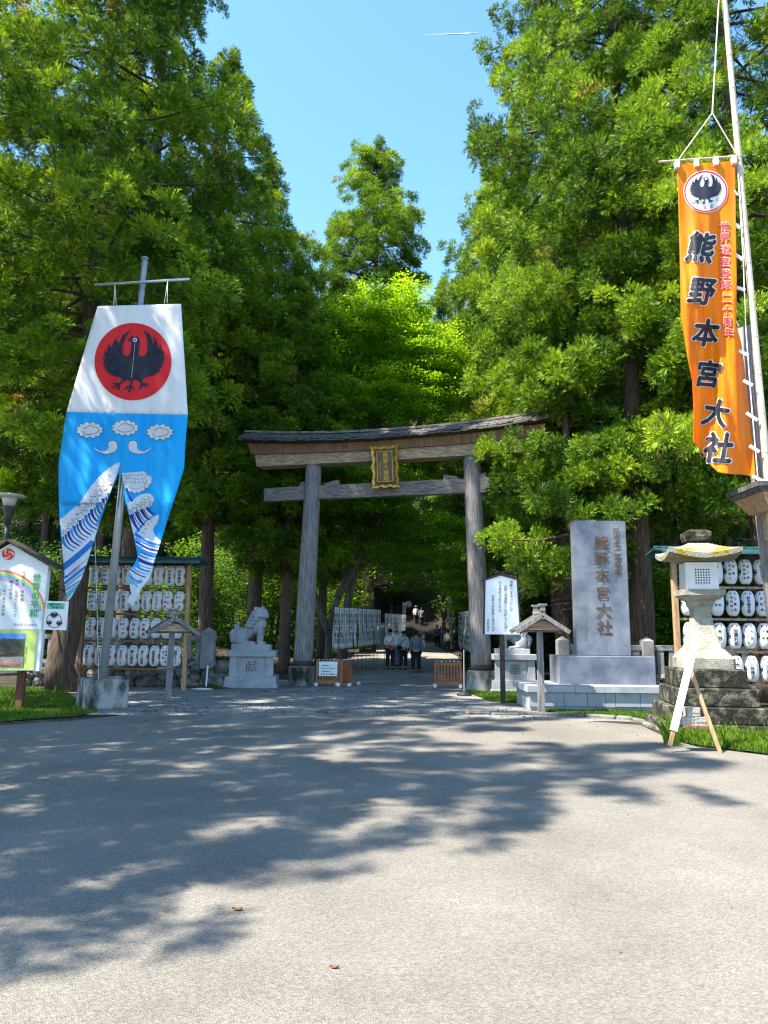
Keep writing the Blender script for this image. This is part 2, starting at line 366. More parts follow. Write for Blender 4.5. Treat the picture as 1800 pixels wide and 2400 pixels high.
# foliage materials (tint 0..1)
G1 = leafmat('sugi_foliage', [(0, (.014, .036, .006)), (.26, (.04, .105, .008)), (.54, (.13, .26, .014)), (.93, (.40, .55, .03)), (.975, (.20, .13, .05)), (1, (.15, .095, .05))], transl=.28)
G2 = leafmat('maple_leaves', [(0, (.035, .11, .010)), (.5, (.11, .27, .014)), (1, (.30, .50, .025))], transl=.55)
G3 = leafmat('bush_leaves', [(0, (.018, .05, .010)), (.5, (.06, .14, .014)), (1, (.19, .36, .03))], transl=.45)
G4 = leafmat('grass_blades', [(0, (.04, .10, .012)), (.6, (.11, .22, .018)), (1, (.24, .33, .03))], transl=.4)
# ------------------------------------------------------------------ ground
def hz(x, y):   # terrain height
    z = 0
    if y > 24: z += .6 * min(1, (y - 24) / 36)
    if y > 60: z += (y - 60) * .5 if y < 78 else 9 + (y - 78) * .42
    ax = abs(x + .5)
    if y > 30 and ax > 4.5: z += min(1, (y - 30) / 10) * min(6, (ax - 4.5) * .22)
    return z
def groundgrid(name, xs, ys, mat, dz=0, noise=0, edge=None):
    mb = MB(); rng = random.Random(3); nx = len(xs)
    for y in ys:
        for x in xs: mb.v.append((x, y, hz(x, y) + dz + (rng.uniform(-noise, noise) if noise else 0)))
    for j in range(len(ys) - 1):
        for i in range(nx - 1): a = j * nx + i; mb.f.append((a, a + 1, a + nx + 1, a + nx)); mb.m.append(0)
    return struct(mb.build(name, mat, smooth=True))
ys = [-400, -100, 0, 13, 20, 24] + [24 + 3 * i for i in range(1, 40)] + [160, 260, 500]
xs = [-500, -200, -90] + [-60 + 4 * i for i in range(31)] + [90, 200, 500]
groundgrid('ground', xs, ys, MW['soil'], dz=-.012)
def sheet(name, outline, z, mat, kind='structure', tri=None, thick=None):
    mb = MB()
    if thick: mb.prism(outline, lambda u, v: (u, v, z), (0, 0, -thick))
    else: mb.flat([outline], lambda u, v: (u, v, z), L=tri)
    o = mb.build(name, mat)
    bm = bmesh.new(); bm.from_mesh(o.data); bmesh.ops.recalc_face_normals(bm, faces=bm.faces)
    if not thick:
        for f in bm.faces:
            if f.normal.z < 0: f.normal_flip()
    bm.to_mesh(o.data); bm.free(); o['kind'] = kind; return o
rg = random.Random(5)
def edge_line(pts, amp=.05, step=.3):
    out = []
    for (a, b) in zip(pts[:-1], pts[1:]):
        n = max(1, int(math.dist(a, b) / step))
        for i in range(n): t = i / n; out.append((a[0] + (b[0] - a[0]) * t + rg.uniform(-amp, amp) * .3, a[1] + (b[1] - a[1]) * t + rg.uniform(-amp, amp)))
    out.append(pts[-1]); return out
def gp(px, py):   # ground point at z=0 seen at a place of the photo
    d = fwd + rt * ((px - 900) / F) + up * ((1200 - py) / F); p = CAM + d * (-CAM.z / d.z); return (p.x, p.y)
KERB = [(-14, 12.6), gp(0, 1700), gp(180, 1688), gp(300, 1676), gp(560, 1676), gp(900, 1680), gp(1300, 1685), gp(1500, 1700), gp(1575, 1735), gp(1640, 1752), gp(1800, 1772), (8, 9.6), (14, 8.6)]
kerb = edge_line(KERB, .035)
sheet('plaza', [(-60, -60), (60, -60), (60, 8.5)] + kerb[::-1] + [(-60, 12.5)], 0.004, MW['asphalt'])
# gravel forecourt beyond the plaza
sheet('gravel_forecourt', [(-9, 14.2)] + edge_line([(-6, 14.4), (6.3, 14.1)], .0) + [(6.5, 26), (-9, 26)], 0.0, MW['gravel'])
mbp = MB()
for j in range(40):
    y0 = 23.5 + j; y1 = y0 + 1
    for (xa, xb) in ((-1.6, 4.6),): mbp.add([(xa, y0, hz(0, y0) + .012), (xb, y0, hz(0, y0) + .012), (xb, y1, hz(0, y1) + .012), (xa, y1, hz(0, y1) + .012)], [(0, 1, 2, 3)])
struct(mbp.build('path', MW['path']))
# rough kerb stones along the plaza edge and second low row
def stones(name, line, w, h, label, seed, lo=.25, hi=.6, mat='rubble'):
    r = random.Random(seed); mb = MB(); acc = 0
    for a, b in zip(line[:-1], line[1:]):
        d = math.dist(a, b); t = 0
        while t < d:
            l = r.uniform(lo, hi); tt = min(1, (t + l / 2) / d); x = a[0] + (b[0] - a[0]) * tt; y = a[1] + (b[1] - a[1]) * tt
            ang = math.atan2(b[1] - a[1], b[0] - a[0]) + r.uniform(-.12, .12); hh = h * r.uniform(.5, 1.25)
            mb.bbox((x, y + r.uniform(-.03, .03), hh / 2 - .03), (l * .94, w * r.uniform(.7, 1.2), hh + .06), .022, ang); t += l
    return tag(mb.build(name, MW[mat]), kind='structure')
stones('kerb', [gp(330, 1668), gp(560, 1668), gp(900, 1672), gp(1300, 1676)], .16, .05, '', 1)
stones('kerb', [gp(500, 1618), gp(620, 1622), gp(900, 1622), gp(1000, 1624)], .2, .05, '', 2)
stones('kerb', [gp(1300, 1676), gp(1480, 1688), gp(1560, 1712)], .14, .06, '', 3)
# grass patches
def grass(name, outline, n, h, seed, z=0.0, tint=(0, 1), kind='stuff'):
    r = np.random.default_rng(seed); P = np.array(outline); lo = P.min(0); hi = P.max(0)
    pts = r.uniform(lo, hi, (n * 3, 2)); x, y = pts[:, 0], pts[:, 1]; ins = np.zeros(len(x), bool); j = len(P) - 1
    for i in range(len(P)):
        xi, yi = P[i]; xj, yj = P[j]; c = ((yi > y) != (yj > y)) & (x < (xj - xi) * (y - yi) / (yj - yi + 1e-12) + xi); ins ^= c; j = i
    pts = pts[ins][:n]; n = len(pts)
    clump = .5 + .5 * np.sin(pts[:, 0] * 5.1 + 1.3 * np.sin(pts[:, 1] * 3)) * np.sin(pts[:, 1] * 6.3)
    hh = h * r.uniform(.4, 1.2, n) * (.55 + .7 * clump); a = r.uniform(0, 6.283, n); w = .006 + .006 * r.random(n); ln = hh * r.uniform(.1, .8, n); la = r.uniform(0, 6.283, n)
    B = np.c_[pts, np.full(n, z)]; D = np.c_[np.cos(a) * w, np.sin(a) * w, np.zeros(n)]; Lz = np.c_[np.cos(la) * ln, np.sin(la) * ln, hh]
    mid = B + Lz * .5 * np.array([.6, .6, 1.15]); tip = B + Lz
    V = np.stack([B - D, B + D, mid + D * .8, tip, mid - D * .8], 1).reshape(-1, 3)
    Fi = (np.arange(n)[:, None] * 5 + np.array([0, 1, 2, 3, 4])[None]).ravel()
    t = np.clip(tint[0] + (tint[1] - tint[0]) * (r.random(n) * .6 + .4 * clump), 0, 1)
    o = fast_mesh(name, V, Fi, 5, t, G4); o['kind'] = kind; return o
def fast_mesh(name, V, Fi, k, tint, mat, origin=None):
    me = bpy.data.meshes.new(name); nf = len(Fi) // k
    me.vertices.add(len(V)); me.vertices.foreach_set('co', V.astype(np.float32).ravel())
    me.loops.add(len(Fi)); me.loops.foreach_set('vertex_index', Fi.astype(np.int32))
    me.polygons.add(nf); me.polygons.foreach_set('loop_start', np.arange(nf, dtype=np.int32) * k)
    at_ = me.attributes.new('tint', 'FLOAT', 'FACE'); at_.data.foreach_set('value', np.asarray(tint, dtype=np.float32))
    me.materials.append(mat); me.update(calc_edges=True)
    o = bpy.data.objects.new(name, me); COL.objects.link(o); return o
gl = [(-9, 13.6)] + [gp(0, 1692), gp(100, 1684), gp(180, 1680), gp(230, 1668), gp(180, 1640), gp(150, 1618), gp(0, 1612)] + [(-12, 19)]
sheet('turf', gl, .008, MW['turf']); grass('grass', gl, 22000, .065, 1, tint=(0, .6))
gl2 = [gp(640, 1600), gp(560, 1612), gp(480, 1616), gp(440, 1612), gp(450, 1600)]
sheet('turf', gl2, .008, MW['turf']); grass('grass', gl2, 7000, .07, 2, tint=(0, .5))
gl3 = [gp(1092, 1622), gp(1150, 1645), gp(1240, 1650), gp(1240, 1620), gp(1100, 1614)]
sheet('turf', gl3, .008, MW['turf']); grass('grass', gl3, 9000, .06, 3, tint=(0, .5))
gl4 = [gp(1280, 1670), gp(1400, 1678), gp(1500, 1684), gp(1560, 1700), gp(1560, 1680), gp(1540, 1664), gp(1250, 1664)]
sheet('turf', gl4, .012, MW['turf']); grass('grass', gl4, 7000, .06, 4, tint=(0, .7))
gl5 = [gp(1565, 1735), gp(1640, 1748), gp(1800, 1768), (9, 10.2), (9, 15), (6.9, 14.6), gp(1640, 1700), gp(1570, 1722)]
sheet('turf', gl5, .016, MW['turf']); grass('grass', gl5, 42000, .14, 5, tint=(.2, 1))
grass('weeds', gl, 900, .2, 11, tint=(.0, .5)); grass('weeds', gl5, 1500, .26, 12, tint=(.2, 1))
grass('weeds', [gp(1555, 1745), gp(1590, 1752), gp(1600, 1730), gp(1560, 1725)], 260, .42, 13, z=.01, tint=(.3, .9))
# grit, needles and pebbles
def litter(name, n, region, size, mat, seed, z=.006):
    r = random.Random(seed); mb = MB()
    for i in range(n):
        x, y = region(r); s_ = size * r.uniform(.4, 1.4); a = r.uniform(0, 6.28)
        mb.box((x, y, z + s_ * .25), (s_ * r.uniform(.8, 1.6), s_ * r.uniform(.5, .9), s_ * .5), a, top=(s_ * .5, s_ * .35))
    o = mb.build(name, MW[mat]); o['kind'] = 'stuff'; return o
litter('pebbles', 900, lambda r: (r.uniform(-5.5, 5.5), 14.35 + abs(r.gauss(0, 2.4))), .03, 'rubble', 3)
litter('grit', 260, lambda r: (r.uniform(-6, 6), r.choice([r.uniform(4, 14.5), 14.2 - abs(r.gauss(0, .6))])), .012, 'rubble', 4, z=.004)
litter('fallen_needles', 130, lambda r: (r.uniform(-6, 6), 14.3 - abs(r.gauss(0, 1.6))), .018, 'darkwood', 5, z=.004)
# ------------------------------------------------------------------ trees
def rotz_to(d, rng, n):   # rotation matrices taking +z to directions d (n,3), random spin
    d = d / np.linalg.norm(d, axis=1, keepdims=True); a = rng.normal(size=(n, 3)); a -= d * (a * d).sum(1, keepdims=True); a /= np.linalg.norm(a, axis=1, keepdims=True)
    b = np.cross(d, a); return np.stack([a, b, d], 2)
def kite(p0, p1, w, nrm):   # quads from p0 to p1 with widest part at 55%
    d = p1 - p0; s = np.cross(d, nrm); s /= (np.linalg.norm(s, axis=1, keepdims=True) + 1e-9); m = p0 + d * .55
    return np.stack([p0, m + s * w, p1, m - s * w], 1)
def sugi_template(seed, K=100):
    r = np.random.default_rng(seed); th = r.uniform(0, 6.283, K); ph = np.arccos(1 - r.uniform(0, 1.35, K)); d = np.c_[np.sin(ph) * np.cos(th), np.sin(ph) * np.sin(th), np.cos(ph)]
    p0 = d * r.uniform(.08, .40, (K, 1)) * np.array([1, 1, .8]) + r.normal(0, .03, (K, 3)); L = r.uniform(.17, .31, K)[:, None]; dd = d * .75 + np.array([0, 0, .2]) + r.normal(0, .25, (K, 3)); dd /= np.linalg.norm(dd, axis=1, keepdims=True)
    p1 = p0 + dd * L; nr = r.normal(size=(K, 3)); Q = [kite(p0, p1, r.uniform(.011, .018, (K, 1)), nr)]
    for k in range(4):
        base = p0 + (p1 - p0) * (.08 + .18 * k); sd = r.normal(size=(K, 3)); sd -= dd * (sd * dd).sum(1, keepdims=True); sd /= np.linalg.norm(sd, axis=1, keepdims=True)
        tip = base + (dd * .82 + sd * .52) * L * (.72 - .11 * k); Q.append(kite(base, tip, r.uniform(.010, .017, (K, 1)), nr))
    q = np.concatenate(Q, 0); spray = np.tile(np.arange(K), 5); st = r.random(K); st[r.random(K) < .025] = 3.2; return q, spray, st
STP = [sugi_template(10 + i) for i in range(5)]
def leaf_template(seed, K=70, flat=.22, leaf=.055):
    r = np.random.default_rng(seed); p = r.normal(size=(K, 3)); p /= np.linalg.norm(p, axis=1, keepdims=True); p *= (r.random((K, 1)) ** .45) * .5; p[:, 2] *= flat / .5
    d = r.normal(size=(K, 3)); d[:, 2] *= .35; d[:, 2] -= .2; d /= np.linalg.norm(d, axis=1, keepdims=True); nr = np.c_[r.normal(0, .45, (K, 2)), np.ones(K)]
    q = kite(p, p + d * leaf * r.uniform(1.2, 2.2, (K, 1)), r.uniform(leaf * .4, leaf * .75, (K, 1)), nr); return q, np.arange(K), r.random(K)
LTP = [leaf_template(30 + i) for i in range(4)]
BTP = [leaf_template(50 + i, K=60, flat=.42, leaf=.06) for i in range(4)]
def assemble(centers, dirs, scales, tints, TP, seed, name, mat, jit=.36):
    r = np.random.default_rng(seed); n = len(centers); C = np.array(centers); D = np.array(dirs); S = np.array(scales); T = np.array(tints)
    which = r.integers(0, len(TP), n); Vs = []; Ts = []
    for k, (q, sp, st) in enumerate(TP):
        ix = np.where(which == k)[0]
        if not len(ix): continue
        R = rotz_to(D[ix], r, len(ix)); v = np.einsum('nij,qkj->nqki', R, q) * S[ix][:, None, None, None] + C[ix][:, None, None, :]
        Vs.append(v.reshape(-1, 3)); tt = T[ix][:, None] + (st[sp][None, :] - .5) * jit + r.normal(0, .04, (len(ix), len(sp))); Ts.append(np.clip(tt, 0, 1).ravel())
    V = np.concatenate(Vs); Tt = np.concatenate(Ts); return fast_mesh(name, V, np.arange(len(V)), 4, Tt, mat)
def sugi(H, R, zb, seed, top=.55, dens=1.0, cs=1.0, limbs=True):
    r = random.Random(seed); C = []; D = []; S = []; T = []; mb = MB()
    # trunk
    n = 14; r0 = .0098 * H + .02; pts = []; rs = []
    for i in range(n + 1):
        t = i / n; pts.append((.15 * math.sin(t * 3 + seed), .12 * math.sin(t * 2.3 + seed * 2), H * t * .97)); rs.append(r0 * (1 - t) ** .85 + .02 + (r0 * .35 if i == 0 else 0))
    pts.insert(1, (0, 0, .7)); rs.insert(1, r0 * 1.05); mb.tube(pts, rs, 14, wob=.05)
    z = zb; bright = {}
    while z < H - .4:
        t = (z - zb) / (H - zb); env = R * min(1, (1 - t) / top) ** .75 * (.62 + .38 * min(1, t / .12))
        a0 = r.uniform(0, 6.28); nb = 5 if env > 1.2 else 4
        for b in range(nb):
            a = a0 + 6.28 * b / nb + r.uniform(-.5, .5); L = env * r.uniform(.55, 1.18) * (1 + .18 * math.sin(3 * a + z * .9 + seed)); zz = z + r.uniform(-.25, .25)
            dr = r.uniform(.12, .32) * (1 - t * .9); cx, cy = math.cos(a), math.sin(a); tb = r.uniform(.15, .85)
            def P(s, side=0):
                q = s / max(L, .1); return (cx * s - cy * side, cy * s + cx * side, zz - dr * s * (1 - .25 * q) + .28 * q * q * L * .4 + (.5 * L * (t > .85)))
            if limbs and r.random() < .8: mb.tube([P(0), P(L * .4), P(L * .85)], [.035 + .012 * L, .02 + .006 * L, .008], 4, caps=False)
            s = L * .3 if L > 1 else .1; step = .46 / dens
            while s < L:
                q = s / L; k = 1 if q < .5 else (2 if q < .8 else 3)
                for j in range(k):
                    side = r.uniform(-.5, .5) * L * (.25 + .5 * q) * .8; p = P(s, side); p = (p[0] + r.uniform(-.1, .1), p[1] + r.uniform(-.1, .1), p[2] + r.uniform(-.16, .12))
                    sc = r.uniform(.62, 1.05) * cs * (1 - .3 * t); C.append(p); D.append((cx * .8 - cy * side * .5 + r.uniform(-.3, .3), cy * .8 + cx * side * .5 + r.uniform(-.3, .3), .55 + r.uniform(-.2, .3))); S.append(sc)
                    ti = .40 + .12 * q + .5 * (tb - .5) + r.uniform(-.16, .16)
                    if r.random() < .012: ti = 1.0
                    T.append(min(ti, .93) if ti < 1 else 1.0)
                s += step * r.uniform(.8, 1.2)
        z += .66 / dens * r.uniform(.75, 1.25) * (1 if t < .8 else .7)
    for i in range(8): C.append((0.1, 0, H - .1 * i)); D.append((r.uniform(-.4, .4), r.uniform(-.4, .4), 1)); S.append(.5); T.append(.6)
    # dead stubs under the crown
    for i in range(10):
        zz = r.uniform(zb * .35, zb * 1.05); a = r.uniform(0, 6.28); l = r.uniform(.4, 1.3); mb.tube([(0, 0, zz), (math.cos(a) * l, math.sin(a) * l, zz - .1 * l + r.uniform(-.1, .2))], [.03, .008], 4, caps=False)
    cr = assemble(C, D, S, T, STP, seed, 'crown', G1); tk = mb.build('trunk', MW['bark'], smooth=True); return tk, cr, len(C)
SUG = []
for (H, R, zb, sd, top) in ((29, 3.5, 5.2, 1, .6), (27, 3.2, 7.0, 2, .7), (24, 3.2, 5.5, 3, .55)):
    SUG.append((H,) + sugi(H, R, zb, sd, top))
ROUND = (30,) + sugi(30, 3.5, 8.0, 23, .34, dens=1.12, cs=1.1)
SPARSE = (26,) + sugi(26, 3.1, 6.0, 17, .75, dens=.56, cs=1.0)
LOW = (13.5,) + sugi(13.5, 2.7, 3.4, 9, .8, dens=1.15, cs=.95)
def place_tree(var, x, y, H, rz, label, group, name='cedar_tree', cat='tree', wide=None, first=[set()]):
    h0, tk, cr, n = var; k = H / h0; w = wide or (k * .5 + .5)
    e = thing(name, (x, y, hz(x, y) - .05), label, cat, group); e.rotation_euler = (0, 0, rz); e.scale = (w, w, k)
    for p in (tk, cr):
        if p.name in first[0] : c = p.copy(); COL.objects.link(c)
        else: c = p; first[0].add(p.name)
        c.parent = e
    return e
print('sugi clumps', [s[3] for s in SUG], LOW[3])
# ---- placement of trees
def tx(px, Y): return X(px, Y, 1500)
near = [  # var, px, Y, H, rz, label
 (0, 145, 19.6, 29, .3, 'huge cedar with thick flared trunk behind the white gabled notice board'),
 (1, -150, 25, 30, 1.3, 'tall cedar cut off by the left edge of the photo, above the lamp'),
 (1, 285, 24.5, 31, 2.2, 'tall dark cedar rising behind the left lantern rack'),
 (2, 480, 27.5, 25.6, .9, 'cedar whose upper right branches stand out against the sky on the left'),
 (2, 592, 31, 23, 4.2, 'cedar with trunk just behind the left stone lion dog'),
 (2, 668, 28, 16.5, 5.1, 'shorter cedar with dark trunk beside the left gate pillar'),
 (2, 752, 34, 16.5, 2.8, 'slender cedar with sunlit trunk just inside the left gate pillar'),
 (1, 868, 46, 34.2, .2, 'lone tall cedar in the middle of the sky gap above the gate'),
 (0, 1180, 33, 26, 1.0, 'cedar on the right side of the sky gap, behind the right gate pillar'),
 (0, 1330, 25.5, 33, 2.5, 'very tall sunlit cedar above the right end of the gate'),
 (0, 1505, 20.5, 31, 4.0, 'tall sunlit cedar with thick dark trunk behind the right of the stone monument'),
 (0, 1790, 18.5, 30, 5.5, 'tall cedar behind the orange banner at the right edge'),
]
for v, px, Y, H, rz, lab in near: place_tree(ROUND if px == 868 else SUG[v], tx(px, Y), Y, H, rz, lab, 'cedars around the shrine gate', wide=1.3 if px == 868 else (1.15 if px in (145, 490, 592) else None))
place_tree(LOW, tx(1352, 20.4), 20.4, 13.5, .7, 'low branching young cedar overlapping the right end of the gate', 'cedars around the shrine gate', wide=1.0)
# cedars in the shade rows behind
rr = random.Random(21); k = 0; used = [(tx(n[1], n[2]), n[2]) for n in near]
back = []
for Y0 in (37, 44, 52, 62, 75):
    n = int(Y0 * .3) + 4
    for i in range(n):
        px = -250 + (2300) * (i + rr.uniform(.15, .85)) / n; Y = Y0 + rr.uniform(-2.5, 2.5); x = tx(px, Y)
        if -2.2 < x < 5.0 and Y < 80: continue
        if -24 < x < -3.4 and 33 < Y < 48.5: continue
        v = 565 - (0 if 640 < px < 1120 else (200 if px < 640 else 260)); 
        if 660 < px < 1110: v = 620
        Hm = Z(v, Y, px) - hz(x, Y); H = min(31, Hm * rr.uniform(.86, 1.0))
        if any(math.hypot(x - a, Y - b) < 2.2 for a, b in used): continue
        used.append((x, Y)); back.append((x, Y, max(H, 9)))
for i, (x, Y, H) in enumerate(back):
    place_tree(SUG[i % 3], x, Y, H, rr.uniform(0, 6.28), 'cedar standing deeper in the dense wood behind the gate', 'cedars deeper in the wood', name='cedar_tree', wide=1.0)
# cedars left of and behind the viewer whose shade falls on the plaza
ORDN = ['first', 'second', 'third', 'fourth', 'fifth', 'sixth', 'seventh']
for i, (x, y, H, rz, v) in enumerate(((-12.4, -2.4, 19.6, 2.6, SPARSE), (-7.9, 4.0, 21.4, .5, SPARSE), (-9.6, 4.7, 24.6, 3.7, SPARSE), (-10.6, 8.0, 26, 1.8, SPARSE), (-10.6, 11.0, 33, 3.1, SPARSE), (-11.8, 14.4, 34, 4.4, SPARSE), (-14.8, 9.0, 30, 2.0, SPARSE))):
    place_tree(v, x, y, H, rz, 'cedar outside the left of the photo, %s from the viewer' % ORDN[i], 'cedars left of the plaza', wide=1.0)
print('trees', len(back))
# ---- broadleaf trees
def maple(name, base, limbs, pads, seed, label, mat, TP, tint, trunk_r=.22, group=None, cat='tree'):
    r = random.Random(seed); e = thing(name, base, label, cat, group); mb = MB(); B = Vector(base)
    for L in limbs:
        pts = [B + Vector(p) for p in L]; k = len(pts); mb.tube(spl([tuple(p) for p in pts], 4), [trunk_r * (1 - .85 * i / ((k - 1) * 4)) for i in range((k - 1) * 4 + 1)], 8, wob=.06)
    t = mb.build('trunk', MW['greybark'], e, smooth=True)
    C = []; D = []; S = []; T = []
    for (cx, cy, cz, rx, ry, rz_, n) in pads:
        for i in range(n):
            a = r.uniform(0, 6.28); q = math.sqrt(r.random()); z = r.gauss(0, .45)
            lay = round((cz + z * rz_) / .7) * .7 * .75 + (cz + z * rz_) * .25
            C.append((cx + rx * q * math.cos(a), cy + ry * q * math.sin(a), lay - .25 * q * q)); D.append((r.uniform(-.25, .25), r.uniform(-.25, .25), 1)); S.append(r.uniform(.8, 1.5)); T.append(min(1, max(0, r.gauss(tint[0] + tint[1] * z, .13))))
    c = assemble(C, D, S, T, TP, seed, 'crown', mat, jit=.35); c.parent = e; return e
def pad(px, py, Y, w, h, dpt, n, base):   # foliage mass seen at a place of the photo
    p = at(px, py, Y); return (p.x - base[0], Y - base[1], p.z - base[2], w / F * Y / 2, dpt, h / F * Y / 2, n)
b0 = (tx(800, 31), 31, hz(0, 31))
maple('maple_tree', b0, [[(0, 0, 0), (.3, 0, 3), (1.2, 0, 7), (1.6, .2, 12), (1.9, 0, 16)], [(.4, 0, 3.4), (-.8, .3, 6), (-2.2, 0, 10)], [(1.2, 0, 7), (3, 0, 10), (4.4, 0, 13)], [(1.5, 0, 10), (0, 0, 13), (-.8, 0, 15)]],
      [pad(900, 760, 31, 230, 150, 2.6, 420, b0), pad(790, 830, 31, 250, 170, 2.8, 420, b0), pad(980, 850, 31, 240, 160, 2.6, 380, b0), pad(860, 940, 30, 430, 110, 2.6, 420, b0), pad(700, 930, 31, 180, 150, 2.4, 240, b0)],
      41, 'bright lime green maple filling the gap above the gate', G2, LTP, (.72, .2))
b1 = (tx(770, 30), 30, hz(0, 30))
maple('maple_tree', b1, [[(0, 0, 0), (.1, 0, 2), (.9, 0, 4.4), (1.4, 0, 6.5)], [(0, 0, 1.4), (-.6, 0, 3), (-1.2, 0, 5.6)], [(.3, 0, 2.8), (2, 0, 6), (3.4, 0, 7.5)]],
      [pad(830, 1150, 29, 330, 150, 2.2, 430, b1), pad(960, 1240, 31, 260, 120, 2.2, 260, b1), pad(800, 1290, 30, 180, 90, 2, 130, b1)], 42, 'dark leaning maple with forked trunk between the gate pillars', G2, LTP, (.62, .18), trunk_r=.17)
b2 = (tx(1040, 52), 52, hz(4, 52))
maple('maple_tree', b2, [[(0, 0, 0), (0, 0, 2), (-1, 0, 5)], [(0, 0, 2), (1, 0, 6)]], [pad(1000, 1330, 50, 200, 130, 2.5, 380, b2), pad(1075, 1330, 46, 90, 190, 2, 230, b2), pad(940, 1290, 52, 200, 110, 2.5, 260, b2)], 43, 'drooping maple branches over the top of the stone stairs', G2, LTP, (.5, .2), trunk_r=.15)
b3 = (tx(560, 36), 36, hz(-6, 36))
# sunlit shrubs seen between the trunks
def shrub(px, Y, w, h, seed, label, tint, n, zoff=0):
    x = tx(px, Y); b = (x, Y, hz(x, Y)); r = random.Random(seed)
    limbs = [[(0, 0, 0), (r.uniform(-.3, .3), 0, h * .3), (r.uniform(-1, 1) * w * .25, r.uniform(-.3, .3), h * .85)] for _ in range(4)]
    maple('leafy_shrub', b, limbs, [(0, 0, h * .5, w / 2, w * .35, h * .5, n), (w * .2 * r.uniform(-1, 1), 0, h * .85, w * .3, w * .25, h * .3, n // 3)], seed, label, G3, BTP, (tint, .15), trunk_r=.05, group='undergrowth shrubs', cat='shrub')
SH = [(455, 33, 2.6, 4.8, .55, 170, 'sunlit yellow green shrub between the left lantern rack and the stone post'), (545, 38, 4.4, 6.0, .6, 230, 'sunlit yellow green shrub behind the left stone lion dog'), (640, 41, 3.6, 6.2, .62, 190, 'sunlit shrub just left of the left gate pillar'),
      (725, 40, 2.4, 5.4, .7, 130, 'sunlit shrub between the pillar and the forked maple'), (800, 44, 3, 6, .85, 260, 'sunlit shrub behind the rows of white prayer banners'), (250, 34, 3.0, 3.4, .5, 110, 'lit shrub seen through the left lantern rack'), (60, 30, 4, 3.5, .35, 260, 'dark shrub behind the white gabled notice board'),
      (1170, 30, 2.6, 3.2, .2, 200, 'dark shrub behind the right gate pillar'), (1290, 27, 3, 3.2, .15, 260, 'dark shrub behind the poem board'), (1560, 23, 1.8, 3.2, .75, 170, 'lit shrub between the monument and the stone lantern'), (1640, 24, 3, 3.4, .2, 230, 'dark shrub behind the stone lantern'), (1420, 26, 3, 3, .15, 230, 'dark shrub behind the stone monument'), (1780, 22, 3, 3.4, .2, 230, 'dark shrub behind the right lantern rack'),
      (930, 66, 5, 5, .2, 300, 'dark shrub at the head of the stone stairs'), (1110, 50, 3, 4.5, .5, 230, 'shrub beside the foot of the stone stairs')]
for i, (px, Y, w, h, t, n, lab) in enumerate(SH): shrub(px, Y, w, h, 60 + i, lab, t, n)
# dark undergrowth covering the wooded slopes
r = random.Random(77); C = []; D = []; S = []; T = []
for i in range(5200):
    Y = r.uniform(38, 92); x = r.uniform(-.62, .62) * Y
    if -3.2 < x < 5.6 and Y < 64: continue
    if -1.5 < x < 4.8 and Y < 74: continue
    C.append((x, Y, hz(x, Y) + r.random() ** 1.6 * (1.2 + Y * .03))); D.append((r.uniform(-.5, .5), r.uniform(-.6, .2), 1)); S.append(r.uniform(1.6, 3.2)); T.append(r.uniform(.05, .6))
assemble(C, D, S, T, BTP, 5, 'undergrowth', G3)['kind'] = 'stuff'
# ================================================================== the gate (torii)
tL = Vector((X(709, 22.7, 1590), 22.7, 0)); tR = Vector((X(1129, 21.2, 1600), 21.2, 0)); tC = (tL + tR) / 2
te = (tR - tL).normalized(); tn = Vector((te.y, -te.x, 0))   # along, towards viewer
TW = (tR - tL).length / 2
torii = thing('torii_gate', tC, 'large weathered wooden shrine gate with two leaning pillars and gold framed plaque', 'gate')
TO = tC
def T(u, w, z): return tC + te * u + tn * w + Vector((0, 0, z))
ztop = (Z(1088, 22.7, 737) + Z(1076, 21.2, 1104)) / 2
uTl = (at(737, 1088, 22.7) - tC).dot(te); uTr = (at(1104, 1076, 21.2) - tC).dot(te)
ZB = .55
for sgn, ut in ((-1, uTl), (1, uTr)):
    mb = MB(); n = 18; pts = []; rs = []
    for i in range(n + 1):
        t = i / n; pts.append(T(sgn * TW + (ut - sgn * TW) * t, 0, ZB + (ztop + .05 - ZB) * t)); rs.append(.295 - .05 * t)
    mb.tube(pts, rs, 28, wob=.008); mb.build('pillar', MW['oldwood'], torii, smooth=True)
    mb = MB(); mb.lathe([(.44, -.1), (.43, .0), (.415, .48), (.40, .545), (.37, .56)], T(sgn * TW, 0, 0), 24); autosmooth(mb.build('stone_base', MW['concrete'], torii), 35)
    mb = MB(); mb.lathe([(.315, ZB + .005), (.312, ZB + .16), (.30, ZB + .17)], T(sgn * TW, 0, 0), 24); mb.build('foot_band', MW['darkwood'], torii, smooth=True)
hu = TW + 1.70
def curve(u): return .21 * (abs(u) / hu) ** 2.2
def lintel(name, u1, z0, z1, w, mat, flare=0, seg=24, zc=1, zc1=None):
    mb = MB(); N = seg
    for i in range(N + 1):
        u = -u1 + 2 * u1 * i / N; c = curve(u) * zc
        e = flare * (1 if i == N else (-1 if i == 0 else 0))
        c1 = curve(u) * (zc if zc1 is None else zc1)
        for (ww, zz, ee, cc) in ((-w, z0, 0, c), (w, z0, 0, c), (w, z1, e, c1), (-w, z1, e, c1)): mb.v.append(tuple(T(u + ee, ww, zz + cc)))
    for i in range(N):
        for k in range(4): mb.f.append((i * 4 + k, i * 4 + (k + 1) % 4, i * 4 + 4 + (k + 1) % 4, i * 4 + 4 + k)); mb.m.append(0)
    mb.f += [(3, 2, 1, 0), (N * 4, N * 4 + 1, N * 4 + 2, N * 4 + 3)]; mb.m += [0, 0]
    return mb
lintel('lower_lintel', hu - .05, ztop, ztop + .32, .25, 0, .08, zc=.15, zc1=.5).build('lower_lintel', MW['beamwood'], torii)
